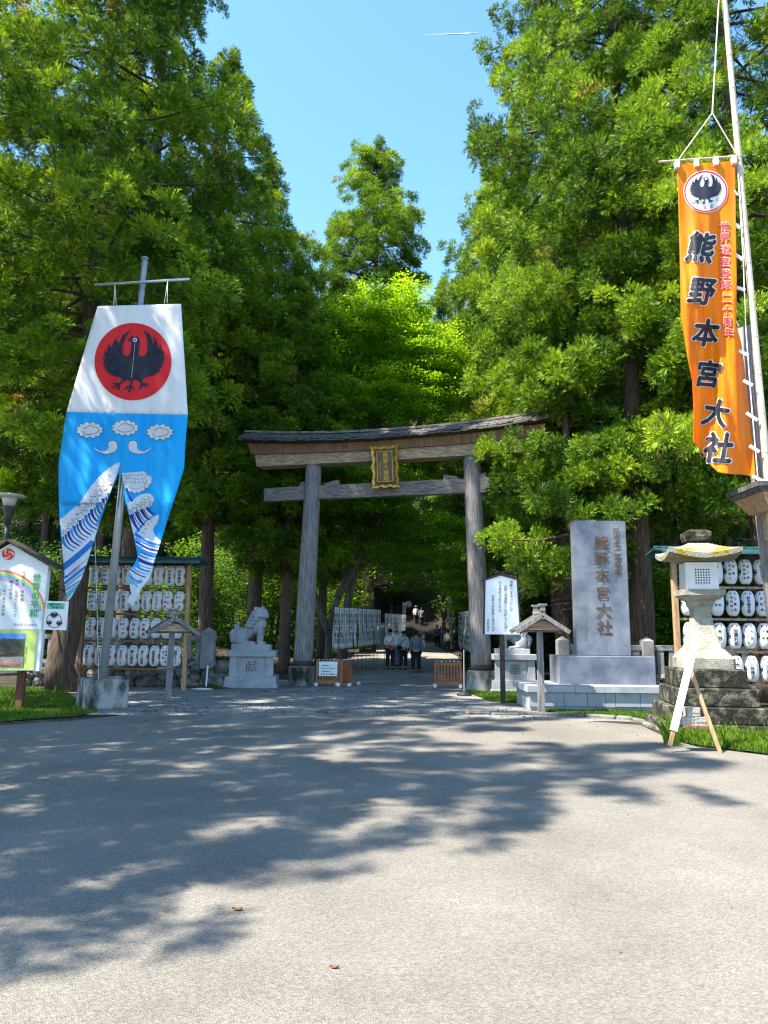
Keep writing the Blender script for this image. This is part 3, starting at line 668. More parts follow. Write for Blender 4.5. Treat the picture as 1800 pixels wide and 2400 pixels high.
lintel('upper_lintel', hu + .12, ztop + .323, ztop + .59, .33, 0, .14, zc=.5, zc1=.9).build('upper_lintel', MW['brownwood'], torii)
# shingled roof: layered board courses over the lintel
mb = MB(); rq = random.Random(4)
u = -(hu + .5)
while u < hu + .5:
    wd = rq.uniform(.16, .3); u2 = min(u + wd, hu + .5); zc = ztop + .62
    for side in (1, -1):
        for c, (w0, w1, za, zb_) in enumerate(((.02, .62, .27, .07), (.0, .54, .33, .15), (.0, .3, .37, .25))):
            j = rq.uniform(-.012, .012); a0, a1 = curve(u), curve(u2); th = .035
            P = [T(u, side * w0, zc + za + a0 + j), T(u2 - .012, side * w0, zc + za + a1 + j), T(u2 - .012, side * (w1 + j * 2), zc + zb_ + a1 + j - .05), T(u, side * (w1 + j * 2), zc + zb_ + a0 + j - .05)]
            mb.add(P + [p - Vector((0, 0, th)) for p in P], [(0, 1, 2, 3), (7, 6, 5, 4), (0, 4, 5, 1), (1, 5, 6, 2), (2, 6, 7, 3), (3, 7, 4, 0)])
    u = u2
roof = mb.build('roof', MW['shingle'], torii)
lintel('eave_board', hu + .42, ztop + .595, ztop + .67, .5, 0, .05).build('eave_board', MW['darkwood'], torii)
mb = MB(); N = 20
for i in range(N): # ridge cap
    a = -(hu + .52) + (2 * hu + 1.04) * i / N; b = a + (2 * hu + 1.04) / N
    mb.beam(T(a, 0, ztop + 1.01 + curve(a)), T(b - .01, 0, ztop + 1.01 + curve(b)), .16, .07)
mb.build('ridge_board', MW['tiewood'], torii)
# tie beam with wedges
zn = (at(610, 1172, 22.9).z + at(1105, 1157, 21.2).z) / 2
mb = MB(); un = TW + 1.42
mb.beam(T(-un, 0, zn + .21), T(un, 0, zn + .21), .26, .42)
mb.build('tie_beam', MW['tiewood'], torii)
for s in (-1, 1):
    for q in (-1, 1):
        uu = s * (TW - .42) + q * .42; mb = MB(); mb.add([T(uu - .22, -.1, zn + .42), T(uu + .22, -.1, zn + .42), T(uu + .22, .1, zn + .42), T(uu - .22, .1, zn + .42), T(uu - .2, -.1, zn + (.58 if q * 1 < 0 else .50)), T(uu + .2, -.1, zn + (.50 if q < 0 else .58)), T(uu + .2, .1, zn + (.50 if q < 0 else .58)), T(uu - .2, .1, zn + (.58 if q < 0 else .50))],
            [(3, 2, 1, 0), (4, 5, 6, 7), (0, 1, 5, 4), (1, 2, 6, 5), (2, 3, 7, 6), (3, 0, 4, 7)]); mb.build('wedge', MW['tiewood'], torii)
# plaque
pc = at(911, 1101, 21.95); pu = (pc - tC).dot(te); pz = pc.z; tilt = rad(9)
def PL(x, y, d=0):   # x right, y up in metres about the plaque centre, d towards viewer
    return T(pu + x, .42 + math.sin(tilt) * y + d * math.cos(tilt), pz + math.cos(tilt) * y - d * math.sin(tilt))
pw, ph = .42, .64; toV = (PL(0, 0, 1) - PL(0, 0, 0))
outer = []
def wavy(sx, sy, amp, n=11):
    o = []
    for (x0, y0, x1, y1) in ((-1, -1, 1, -1), (1, -1, 1, 1), (1, 1, -1, 1), (-1, 1, -1, -1)):
        for i in range(n):
            t = i / n; w = amp * (.5 - .5 * math.cos(6.283 * 3 * t)) - amp * 1.1; 
            if i == 0: w = amp * .5
            nx, ny = (y1 - y0) / 2, -(x1 - x0) / 2; o.append((sx * (x0 + (x1 - x0) * t) - nx * w * -1, sy * (y0 + (y1 - y0) * t) - ny * w * -1))
    return o
wo = wavy(pw, ph, .05); wi = [(x * .83, y * .885) for x, y in wo]
mb = MB(); mb.prism(wavy(pw * .97, ph * .97, .04), lambda x, y: PL(x, y, -.05), -toV * .05); pq = mb.build('plaque', MW['plaque'], torii)
mb = MB(); nW = len(wo)
for i in range(nW):
    j = (i + 1) % nW; A = [PL(*wo[i], .05), PL(*wo[j], .05), PL(*wi[j], .0), PL(*wi[i], .0)]; B = [PL(*wo[i], -.05), PL(*wo[j], -.05), PL(*wi[j], -.05), PL(*wi[i], -.05)]
    mb.add(A + B, [(0, 1, 2, 3), (4, 7, 6, 5), (0, 4, 5, 1), (2, 6, 7, 3)])
mb.build('frame', MW['gold'], pq)
mb = MB(); mb.prism([(-.235, -.44), (.235, -.44), (.235, .46), (-.235, .46)], lambda x, y: PL(x, y, .02), -toV * .06); mb.build('panel', MW['plaque'], pq)
mb = MB()
for (a, b) in (((-.235, -.44), (.235, -.44)), ((.235, -.44), (.235, .46)), ((.235, .46), (-.235, .46)), ((-.235, .46), (-.235, -.44))): mb.tube([PL(*a, .03), PL(*b, .03)], .013, 6)
for s in (-1, 1):
    for k in range(3): mb.tube([PL(s * (.27 + .03 * math.sin(q * 1.1)), .3 - k * .27 - q * .03, .0) for q in range(7)], .009, 5)
mb.build('moulding', MW['gold'], pq)
mb = MB(); f = lambda x, y: PL(x, y, .03)
vtext(mb, '熊野大権現', .03, .35, .175, f, ysign=1, pitch=.172, bold=.035)
vtext(mb, '熊野三山検校', -.135, .12, .06, f, ysign=1, pitch=.075, bold=.01)
mb.build('lettering', MW['gold'], pq)

# ================================================================== left crow banner
YB = 15.2
def SB(px, py, off=0):
    k = min(1, max(0, (py - 720) / 500)); Y = YB + .05 * math.sin(px * .055 + 1) * k + .03 * math.sin(px * .13 + py * .008) * k
    if py > 1180 and px > 285: Y += .12 * math.sin((py - 1180) * .025)
    if py > 1180 and px <= 285: Y += .08 * math.sin((py - 1180) * .02 + 1)
    return at(px, py, Y - off)
ban = thing('crow_banner', at(330, 716, YB), 'white and blue banner with black three legged crow on red disc, split at the bottom', 'banner')
Z2 = lambda x, y: (100 + x / 4.2526, 580 + y / 4.2526)
Z3 = lambda x, y: (120 + x / 4.879, 1040 + y / 4.879)
def clothpart(name, poly, mat, off=0, parent=None, L=14):
    mb = MB(); mb.flat([poly], lambda a, b: SB(a, b, off), L=L); o = mb.build(name, mat, parent or ban, smooth=True)
    sd = o.modifiers.new('thick', 'SOLIDIFY'); sd.thickness = .005; sd.offset = 0; return o
white = [Z2(548, 585), Z2(1380, 562), Z2(1400, 900), Z2(1425, 1300), Z2(1447, 1668), Z2(850, 1655), Z2(237, 1640), Z2(320, 1360), Z2(430, 980)]
clothpart('white_cloth', white, MW['cloth'])
blue = [Z2(237, 1640), Z2(850, 1655), Z2(1447, 1668), Z3(1535, 0), Z3(1525, 200), Z3(1520, 280), Z3(1420, 600), Z3(1290, 1000), Z3(1235, 1180), Z3(1160, 1400), Z3(1060, 1580), Z3(1010, 1690), Z3(935, 1860), Z3(862, 1800), Z3(915, 1715), Z3(885, 1560), Z3(890, 1460), Z3(960, 1360), Z3(990, 1290), Z3(945, 1060), Z3(900, 860), Z3(850, 660), Z3(825, 450), Z3(800, 345), Z3(785, 335), Z3(765, 355), Z3(710, 480), Z3(660, 600), Z3(545, 930), Z3(500, 1040), Z3(420, 1330), Z3(340, 1560), Z3(240, 1740), Z3(212, 1790), Z3(180, 1800), Z3(150, 1560), Z3(130, 1230), Z3(95, 880), Z3(85, 500), Z3(85, 215)]
clothpart('blue_cloth', blue, MW['blue'])
def decal(name, polys, mat, off, parent=ban, L=14, fn=None, tr=None):
    mb = MB(); mb.flat(polys, (lambda a, b: SB(a, b, off)) if fn is None else (lambda a, b: fn(a, b, off)), L=L); return mb.build(name, MW[mat], parent, smooth=False)
disc = [Z2(*p) for p in circ(900, 1138, 383, 386, 60)]
em = decal('red_disc', [disc], 'red', .012)
CROW = [(885, 935), (897, 905), (915, 890), (935, 886), (952, 892), (965, 915), (968, 950), (966, 1000), (952, 1045), (965, 1072), (985, 1082), (1010, 1080), (1035, 1055), (1045, 1000), (1045, 940), (1030, 880), (998, 822), (1060, 855), (1090, 905), (1103, 960), (1112, 925), (1100, 875), (1130, 915), (1142, 955), (1150, 1020), (1166, 985), (1165, 940), (1183, 990), (1186, 1045), (1202, 1010), (1211, 1055), (1202, 1105), (1222, 1080), (1212, 1125), (1186, 1172), (1203, 1155), (1185, 1192), (1150, 1222), (1178, 1218), (1120, 1265), (1020, 1295), (1000, 1312), (993, 1342), (1020, 1352), (1052, 1352), (1063, 1375), (1030, 1367), (1038, 1402), (1008, 1384), (985, 1392), (978, 1422), (965, 1408), (968, 1375), (977, 1352), (955, 1332), (918, 1315), (895, 1335), (887, 1368), (908, 1395), (912, 1432), (895, 1408), (880, 1400), (872, 1440), (850, 1443), (864, 1400), (838, 1405), (820, 1424), (812, 1412), (835, 1385), (868, 1370), (876, 1342), (850, 1315), (805, 1345), (772, 1366), (772, 1390), (768, 1422), (738, 1420), (752, 1402), (748, 1388), (715, 1392), (700, 1410), (687, 1395), (715, 1375), (738, 1368), (710, 1360), (685, 1355), (712, 1343), (750, 1352), (768, 1345), (786, 1320), (778, 1300), (700, 1275), (640, 1238), (606, 1203), (636, 1212), (610, 1178), (588, 1138), (618, 1156), (600, 1115), (595, 1078), (620, 1112), (612, 1060), (618, 1010), (640, 1052), (645, 990), (678, 935), (672, 975), (690, 1002), (702, 940), (740, 895), (738, 930), (762, 950), (795, 880), (845, 838), (885, 822), (850, 860), (820, 920), (800, 980), (795, 1030), (810, 1070), (840, 1082), (865, 1065), (880, 1020)]
def crow_polys(tr): 
    P = [[tr(*p) for p in CROW], [tr(*p) for p in ((835, 912), (860, 904), (893, 903), (893, 912), (862, 914))], [tr(*p) for p in ((845, 930), (865, 920), (893, 918), (893, 930), (870, 934))]]
    P += [[tr(*p) for p in ((868, 885), (880, 888), (888, 868), (893, 886), (908, 882), (897, 897), (880, 897))]]; return P
decal('crow', crow_polys(Z2), 'navy', .02, em)
decal('eye', [[Z2(*p) for p in circ(920, 922, 21)]], 'paintwhite', .026, em)
decal('pupil', [[Z2(*p) for p in circ(920, 922, 10)]], 'ink', .031, em)
decal('centre_line', [[Z2(*p) for p in ((919, 955), (922, 955), (888, 1295), (885, 1295))]], 'paintwhite', .026, em)
# clouds and curls
def scallop(cx, cy, rx, ry, n, amp): return [(cx + (rx + amp * abs(math.sin(n * t / 2))) * math.cos(t), cy + (ry + amp * abs(math.sin(n * t / 2))) * math.sin(t)) for t in [2 * math.pi * i / 72 for i in range(72)]]
for (cx, cy) in ((470, 1820), (822, 1797), (1168, 1840)):
    c = decal('cloud', [[Z2(*p) for p in scallop(cx, cy, 118, 66, 12, 20)]], 'outline', .012)
    decal('cloud_fill', [[Z2(*p) for p in scallop(cx, cy, 113, 61, 12, 20)]], 'paintwhite', .018, c)
    decal('cloud_line', [[Z2(*p) for p in q] for q in stroke(spl([(cx - 75, cy + 10), (cx - 50, cy + 38), (cx, cy + 42), (cx + 50, cy + 35), (cx + 85, cy + 5), (cx + 70, cy - 28), (cx + 35, cy - 30), (cx + 5, cy - 48), (cx - 35, cy - 30), (cx - 60, cy - 10)], 4), 5)], 'outline', .023, c)
for s in (1, -1):
    hx = 698; T_ = spl([(745, 1965), (738, 2010), (700, 2045), (640, 2062), (580, 2052), (535, 2022), (505, 1985), (560, 2025), (610, 2032), (645, 2015), (660, 1985)], 4)
    fl = lambda P: [Z2(*(p if s == 1 else (1597 - p[0], p[1]))) for p in P]
    mx = 640; my = 2030; sh = lambda P, q: [(mx + (x - mx) * (1 - q * .5), my + (y - my) * (1 - q * 3)) for x, y in P]
    c = decal('curl', [fl([(x + 0, y + 0) for x, y in T_])], 'outline', .012); decal('curl_head', [fl(circ(hx, 1968, 49))], 'outline', .0132, c)
    decal('curl_fill', [fl(sh(T_, .05))], 'paintwhite', .018, c); decal('curl_head_fill', [fl(circ(hx, 1968, 44))], 'paintwhite', .0192, c)
# generic swell: white bands with blue stripes, clipped to each tail by its edges
def clip(poly, hp):   # Sutherland-Hodgman against convex polygon hp (counter-clockwise in y-down handled by sign)
    out = poly
    ar = sum(hp[i][0] * hp[(i + 1) % len(hp)][1] - hp[(i + 1) % len(hp)][0] * hp[i][1] for i in range(len(hp)))
    for i in range(len(hp)):
        a = hp[i]; b = hp[(i + 1) % len(hp)]; inp = out; out = []
        if not inp: return []
        sd = lambda p: ((b[0] - a[0]) * (p[1] - a[1]) - (b[1] - a[1]) * (p[0] - a[0])) * (1 if ar > 0 else -1)
        for k in range(len(inp)):
            p, q = inp[k], inp[(k + 1) % len(inp)]; dp, dq = sd(p), sd(q)
            if dp >= 0: out.append(p)
            if (dp >= 0) != (dq >= 0): t = dp / (dp - dq); out.append((p[0] + (q[0] - p[0]) * t, p[1] + (q[1] - p[1]) * t))
    return out
LT = [[Z3(85, 215), Z3(800, 215), Z3(785, 338), Z3(660, 600), Z3(545, 930), Z3(100, 930)], [Z3(96, 920), Z3(549, 920), Z3(420, 1330), Z3(340, 1560), Z3(145, 1560), Z3(128, 1230)], [Z3(145, 1550), Z3(345, 1550), Z3(240, 1738), Z3(200, 1790), Z3(180, 1800)]]
RTl = [[Z3(785, 338), Z3(1518, 280), Z3(1400, 660), Z3(850, 660), Z3(825, 450)], [Z3(850, 660), Z3(1400, 660), Z3(1290, 1000), Z3(1235, 1180), Z3(965, 1180), Z3(920, 940)], [Z3(965, 1170), Z3(1238, 1170), Z3(1160, 1400), Z3(915, 1430), Z3(990, 1290)], [Z3(892, 1460), Z3(920, 1420), Z3(1165, 1390), Z3(1060, 1580), Z3(930, 1700), Z3(915, 1715), Z3(888, 1560)]]
def bands(name, polys, mat, off, zones, par=ban):
    out = []
    for p in polys:
        q = [Z3(*a) for a in p]
        for z in zones:
            c = clip(q, z)
            if len(c) > 2: out.append(c)
    if out: return decal(name, out, mat, off, par, L=10)
def band(p0, p1, w0, w1=None, sag=0, n=6):
    pts = [(p0[0] + (p1[0] - p0[0]) * i / n, p0[1] + (p1[1] - p0[1]) * i / n + sag * math.sin(math.pi * i / n)) for i in range(n + 1)]; return stroke(pts, w0, w1)
swell = [spl([(900, 235), (800, 214), (720, 240), (600, 330), (460, 480), (350, 640), (230, 760), (60, 900)], 5) + [(60, 1900), (400, 1900), (900, 1200)]]
wv = bands('wave', swell, 'paintwhite', .010, LT)
cr_ = bands('wave_crest', [spl([(740, 216), (800, 212), (870, 235), (950, 262), (1030, 258), (1055, 295), (1100, 350), (1145, 390), (1130, 470), (1070, 500), (1030, 540), (960, 545), (900, 520), (850, 470), (800, 440), (740, 400)], 4)], 'paintwhite', .010, RTl)
rs_ = bands('wave', [spl([(820, 720), (870, 680), (940, 640), (1010, 590), (1090, 568), (1150, 585), (1180, 640), (1140, 700), (1110, 760), (1150, 820), (1090, 870), (1000, 960), (930, 1050)], 4) + [(840, 900)], spl([(900, 1090), (1000, 1000), (1090, 890), (1180, 832), (1230, 815), (1215, 900), (1165, 980), (1200, 1060), (1270, 1130)], 4) + [(1300, 1500), (950, 1900), (700, 1900), (850, 1300)]], 'paintwhite', .0105, RTl)
# foam curls drawn as simple little arcs
def arcs(cs, r): 
    out = []
    for x, y in cs: out += stroke([(x + r * math.cos(a), y + r * math.sin(a)) for a in [-2.6 + .45 * i for i in range(8)]], 6, 3)
    return out
rq = random.Random(8)
lob = lambda pts, r, clipz, par, nm='foam': [bands(nm, [circ(x, y, r + 3, n=16)], 'outline', .0165 + .0004 * i, clipz, par) or 0 for i, (x, y) in enumerate(pts)] and [bands(nm + '_fill', [circ(x, y, r, n=16)], 'paintwhite', .0190 + .0004 * i, clipz, par) or 0 for i, (x, y) in enumerate(pts)]
lob([(1100, 395), (1120, 440), (1090, 480), (1045, 515), (1000, 535), (950, 540), (905, 520), (865, 485)], 26, RTl, cr_)
lob([(1155, 640), (1130, 690), (1095, 700), (1050, 720), (1000, 740), (950, 762), (905, 785)], 24, RTl, rs_)
lob([(165 + 56 * i, 1010 - 63 * i) for i in range(10)], 22, LT, wv)
bands('foam_lines', arcs([(140 + 52 * i + rq.uniform(-9, 9), 990 - 62 * i + 28 * (j) + rq.uniform(-8, 8)) for i in range(11) for j in range(3)], 17), 'outline', .016, LT, wv)
bands('foam_lines', arcs([(850 + 48 * i + rq.uniform(-10, 10), 330 + 42 * j + rq.uniform(-8, 8)) for i in range(6) for j in range(4)], 18), 'outline', .016, RTl, cr_)
bands('foam_lines', arcs([(900 + 42 * i, 770 - 30 * i + 34 * j) for i in range(6) for j in range(2)] + [(1000 + 26 * i, 1130 - 50 * i) for i in range(6)], 15), 'outline', .016, RTl, rs_)
bl = []; bm_ = []
for i in range(9):   # curved blue stripes under the left crest
    x = 130 + 66 * i; y = 1060 - 62 * i; A = stroke(spl([(x, y), (x + 10, y + 60), (x + 50, y + 120), (x + 130, y + 170)], 4), 40, 14); (bl if i % 2 else bm_).extend(A)
    A = stroke(spl([(x + 36, y - 20), (x + 46, y + 36), (x + 86, y + 95), (x + 160, y + 138)], 4), 24, 9); (bm_ if i % 2 else bl).extend(A)
bands('dark_stripes', bl, 'deepblue', .013, LT, wv); bands('blue_stripes', bm_, 'midblue', .0145, LT, wv)
bands('blue_stripes', band((130, 1420), (480, 1120), 70, 60, 10) + band((150, 1600), (400, 1400), 34, 26) + band((150, 1530), (330, 1400), 14, 4) + band((155, 1680), (340, 1560), 16, 10), 'midblue', .0145, LT, wv)
bands('dark_stripes', band((140, 1540), (420, 1310), 13, 3) + band((140, 1545), (330, 1420), 12, 4, 8), 'deepblue', .013, LT, wv)
bands('pale_stripes', band((150, 1650), (370, 1470), 30, 20) + band((160, 1760), (290, 1640), 46, 40) + band((165, 1720), (320, 1600), 14, 20), 'cyan', .012, LT, wv)
A1 = []; A2 = []; A3 = []
for i in range(4): A1 += band((905 + 62 * i, 800 - 24 * i), (1010 + 58 * i, 1000 - 66 * i), 44 - 4 * i, 14, 22); A2 += band((935 + 62 * i, 800 - 24 * i), (1040 + 45 * i, 960 - 60 * i), 15, 5, 18)
A1 += band((845, 520), (930, 660), 46, 20, 10)
for i, (y, w) in enumerate(((1120, 34), (1185, 30), (1250, 40), (1345, 42), (1430, 20), (1500, 16), (1570, 14))): (A1 if i % 2 else A2).extend(band((960 - 18 * i, y - 90), (1260 - 20 * i, y + 40), w, w * .8, 30))
for i, y in enumerate((1150, 1222, 1290, 1395, 1465)): A3 += band((960 - 20 * i, y - 80), (1250 - 24 * i, y + 40), 22, 12, 26)
bands('blue_stripes', A2 + A3[:16], 'midblue', .0155, RTl, rs_); bands('dark_stripes', A1, 'deepblue', .0145, RTl, rs_)
bands('pale_stripes', A3[10:] + band((880, 1560), (1040, 1560), 60, 34, 30) + band((890, 1480), (980, 1640), 40, 20), 'cyan', .013, RTl, rs_)
bands('turned_tip', [[(1175, 1390), (1120, 1540), (1030, 1660), (935, 1862), (862, 1800), (920, 1712), (1060, 1560)]], 'paintwhite', .022, [[Z3(850, 1380), Z3(1200, 1380), Z3(1200, 1900), Z3(850, 1900)]], ban)
# flagpole on its concrete block
fp = thing('flagpole', at(241, 1660, 15.6), 'tall steel flagpole with short crossbar in a stained concrete block', 'flagpole')
mb = MB(); mb.bbox((X(233, 15.6, 1640), 15.75, .29), (.86, .78, .62), .03, rad(34)); autosmooth(mb.build('concrete_block', MW['concrete'], fp), 30)
pb = at(240, 1600, 15.62); pt = at(340, 607, 15.62); mb = MB(); mb.tube([pb - Vector((0, 0, .05)), pb + (pt - pb) * .5, pt], [.088, .08, .062], 16); mb.build('pole', MW['steel'], fp, smooth=True)
mb = MB(); mb.lathe([(.085, 0), (.085, .02), (.05, .03)], pt, 14); mb.build('cap', MW['steel'], fp)
ca = at(*Z2(515, 374), 15.5); cb = at(*Z2(1465, 316), 15.5); mb = MB(); mb.tube([ca, cb], .032, 10); mb.build('crossbar', MW['steel'], fp, smooth=True)
for (a, b, c) in (((720, 365), (708, 578), (734, 578)), ((1247, 335), (1212, 560), (1240, 556))):
    mb = MB(); mb.tube([at(*Z2(*a), 15.48), at(*Z2(*b), 15.25)], .007, 5); mb.tube([at(*Z2(*a), 15.48), at(*Z2(*c), 15.25)], .007, 5); mb.build('hanging_rope', MW['rope'], fp)
mb = MB(); mb.tube([at(222, 1250, 15.3), at(227, 1400, 15.3), at(231, 1596, 15.4)], .006, 5); mb.tube([at(283, 1488, 15.3), at(260, 1530, 15.5)], .006, 5); mb.build('halyard', MW['rope'], fp)

# ================================================================== orange banner
YO = 11.0
Z6 = lambda x, y: (1500 + x / 4.81, 300 + y / 4.81); Z7 = lambda x, y: (1500 + x / 4.81, 740 + y / 4.81)
ob = thing('orange_banner', at(1655, 378, YO), 'long orange vertical banner with black brush characters hanging from a bamboo pole', 'banner')
def SO(px, py, off=0):
    k = min(1, (py - 375) / 300); Y = YO + k * (.10 * math.sin((px - 1600) * .06 + py * .0045) + .03 * math.sin((px - 1600) * .17 - py * .012)) + .16 * math.sin(max(0, py - 700) * .006) * k
    return at(px, py, Y - off)
LE = [Z6(410, 385), Z6(432, 800), Z6(445, 1300), Z6(458, 2000), Z7(460, 0), Z7(500, 270), Z7(545, 520), Z7(590, 740), Z7(602, 1000), Z7(600, 1430)]
RE = [Z6(1075, 370), Z6(1078, 800), Z6(1080, 1100), Z6(1092, 1700), Z6(1085, 2150), Z7(1080, 100), Z7(1140, 300), Z7(1170, 520), Z7(1200, 800), Z7(1225, 1000), Z7(1250, 1300), Z7(1275, 1500), Z7(1300, 1790)]
outline_o = LE + [Z7(660, 1490), Z7(730, 1590), Z7(800, 1690), Z7(880, 1765), Z7(1000, 1785), Z7(1150, 1790), Z7(1262, 1815)] + RE[::-1] + [Z6(880, 385), Z6(640, 405)]
mb = MB(); mb.flat([outline_o], SO, L=4.5); o = mb.build('cloth', MW['orange'], ob, smooth=True); sd = o.modifiers.new('thick', 'SOLIDIFY'); sd.thickness = .004; sd.offset = 0
def odec(name, polys, mat, off, par=ob): mb = MB(); mb.flat(polys, lambda a, b: SO(a, b, off), L=4.5); return mb.build(name, MW[mat], par)
ec = odec('emblem_disc', [[Z6(*p) for p in circ(742, 715, 252, 240, 60)]], 'paintwhite', .010)
odec('emblem_ring', [[Z6(*p) for p in q] for q in stroke(circ(742, 715, 236, 224, 64) + [(978, 715), (977.9, 716)], 15)], 'red', .014, ec)
ctr = lambda x, y: Z6(738 + (x - 905) * .58, 690 + (y - 1130) * .56)
odec('crow', crow_polys(ctr), 'navy', .018, ec); odec('eye', [[ctr(*p) for p in circ(920, 922, 22)]], 'paintwhite', .023, ec)
mb = MB(); fo = lambda off: (lambda a, b: SO(a, b, off))
for ch, zx, zy in (('牟', 595, 840), ('婁', 733, 893), ('宝', 808, 880), ('印', 885, 805)): put(mb, ch, *Z6(zx, zy), 10, fo(.018), L=4.5)
mb.build('seal_characters', MW['carved'], ec)
big = [('熊', Z6(690, 1345), 74, -.15), ('野', Z6(700, 1835), 68, -.12), ('本', Z7(745, 190), 68, -.1), ('宮', Z7(770, 655), 66, -.12), ('大', Z7(860, 1095), 68, -.2), ('社', Z7(890, 1490), 76, -.08)]
for nm, bold, off, mt in (('character_edge', .095, .014, 'paintwhite'), ('characters', .052, .026, 'ink')):
    mb = MB()
    for ch, (x, y), s, sh in big: put(mb, ch, x, y, s, fo(off), bold=bold, L=4.5, shear=.12, rot=sh * .8, sxx=.92)
    mb.build(nm, MW[mt], ob)
red_ = '世界遺産登録二十周年'
pos = [Z6(955, 1115), Z6(955, 1238), Z6(958, 1375), Z6(960, 1510), Z6(962, 1645), Z6(968, 1770), Z6(975, 1925), Z6(980, 2055), Z7(985, 70), Z7(1000, 195)]
for nm, bold, off, mt in (('small_character_edge', .06, .014, 'paintwhite'), ('small_characters', .015, .024, 'red')):
    mb = MB()
    for ch, (x, y) in zip(red_, pos): put(mb, ch, x, y, 25, fo(off), bold=bold, L=4.5)
    mb.build(nm, MW[mt], ob)
for (x, y, p) in ((425, 395, Z6), (645, 380, Z6), (862, 365, Z6), (1065, 350, Z6)):
    mb = MB(); q = p(x, y); mb.prism([(q[0] - 4.5, q[1] - 9), (q[0] + 4.5, q[1] - 9), (q[0] + 5, q[1] + 9), (q[0] - 4, q[1] + 9)], lambda a, b: at(a, b, YO - .05), (0, .09, 0)); mb.build('loop_tab', MW['paintwhite'], ob)
tabs = [(Z6(1065, 710), Z6(1100, 760)), (Z6(1060, 1080), Z6(1135, 1130)), (Z6(1065, 1420), Z6(1160, 1485)), (Z6(1070, 1790), Z6(1185, 1830)), (Z7(1075, 60), Z7(1115, 120)), (Z7(1110, 395), Z7(1220, 445)), (Z7(1165, 730), Z7(1270, 785)), (Z7(1200, 1095), Z7(1325, 1180)), (Z7(1235, 1465), Z7(1345, 1535)), (Z7(1270, 1805), Z7(1395, 1870))]
for a, b in tabs:
    mb = MB(); mb.beam(at(*a, YO + .02), at(*b, YO + .0), .02, .05, upv=(-.5, 0, 1)); mb.build('side_tab', MW['paintwhite'], ob)
# bamboo pole with crossbar and ropes
bp_ = thing('bamboo_flagpole', at(1800, 1200, YO + .05), 'tall pale bamboo pole carrying the orange banner', 'flagpole')
P0 = at(1696, -20, YO + .05); P1 = at(1797, 1100, YO + .05); PB = P0 + (P1 - P0) * (P0.z / (P0.z - P1.z)); mb = MB(); mb.tube([PB, P1, (P0 + P1) / 2, P0], [.062, .056, .05, .042], 12)
for i in range(20):
    t = i / 20; c = PB + (P0 - PB) * t; mb.tube([c, c + (P0 - PB).normalized() * .015], [.066 - .018 * t] * 2, 12)
mb.build('pole', MW['bamboo'], bp_, smooth=False)
mb = MB(); mb.tube([at(*Z6(215, 382), YO), at(*Z6(1095, 318), YO)], .018, 8); mb.build('crossbar', MW['bamboo'], bp_)
mb = MB(); ap = Z6(815, -170); mb.tube([at(*Z6(430, 360), YO), at(*ap, YO)], .011, 5); mb.tube([at(*Z6(1085, 290), YO), at(*ap, YO)], .011, 5); mb.tube([at(*ap, YO), at(1686, -20, YO)], .011, 5)
mb.tube([at(*Z6(1105, 500), YO), at(*Z6(1165, 1500), YO), at(*Z7(1190, 100), YO), at(*Z7(1250, 900), YO), at(*Z7(1335, 1900), YO)], .009, 5); mb.build('rope', MW['rope'], bp_)
# grey weathered post and the small eave at the right edge
wp = MB(); a = at(1803, 1240, 11.7); b = at(1778, 1045, 11.7); dd = (b - a) / (b.z - a.z); wp.tube([a - dd * (a.z + .05), a, b, b + dd * 2.0], [.21, .185, .17, .13], 18, wob=.05); a = a - dd * a.z
tag(wp.build('support_post', MW['oldwood'], O=(a.x, 11.7, 0), smooth=True), 'thick grey weathered wooden post behind the bamboo pole at the right edge', 'post')
ev = thing('wooden_lamp_roof', at(1800, 1160, 10.9), 'corner of a small tiled wooden roof at the right edge below the orange banner', 'roof')
mb = MB(); c0 = at(1741, 1143, 10.9); zz = c0.z; x0 = c0.x
mb.box((x0 + .55, 10.95, zz - .02), (1.1, 1.0, .07)); mb.box((x0 + .58, 10.98, zz - .09), (1.0, .9, .06), top=(1.1, 1.0)); mb.build('roof_slab', MW['shingle'], ev)
mb = MB(); mb.box((x0 + .6, 11.0, zz - .24), (.66, .6, .24), top=(.98, .88)); mb.build('eave_panel', MW['tanwood'], ev)
mb = MB(); mb.box((x0 + .62, 11.0, zz - .56), (.4, .4, .4)); mb.build('lamp_box', MW['beamwood'], ev)
for i in range(3): mb = MB(); mb.box((x0 + .3 + i * .2, 10.62 + .03 * i, zz - .21), (.09, .05, .09)); mb.build('bracket', MW['brownwood'], ev)
mb = MB(); mb.box((x0 + .85, 11.0, (zz - .76) / 2), (.14, .14, zz - .76)); mb.build('post', MW['brownwood'], ev)
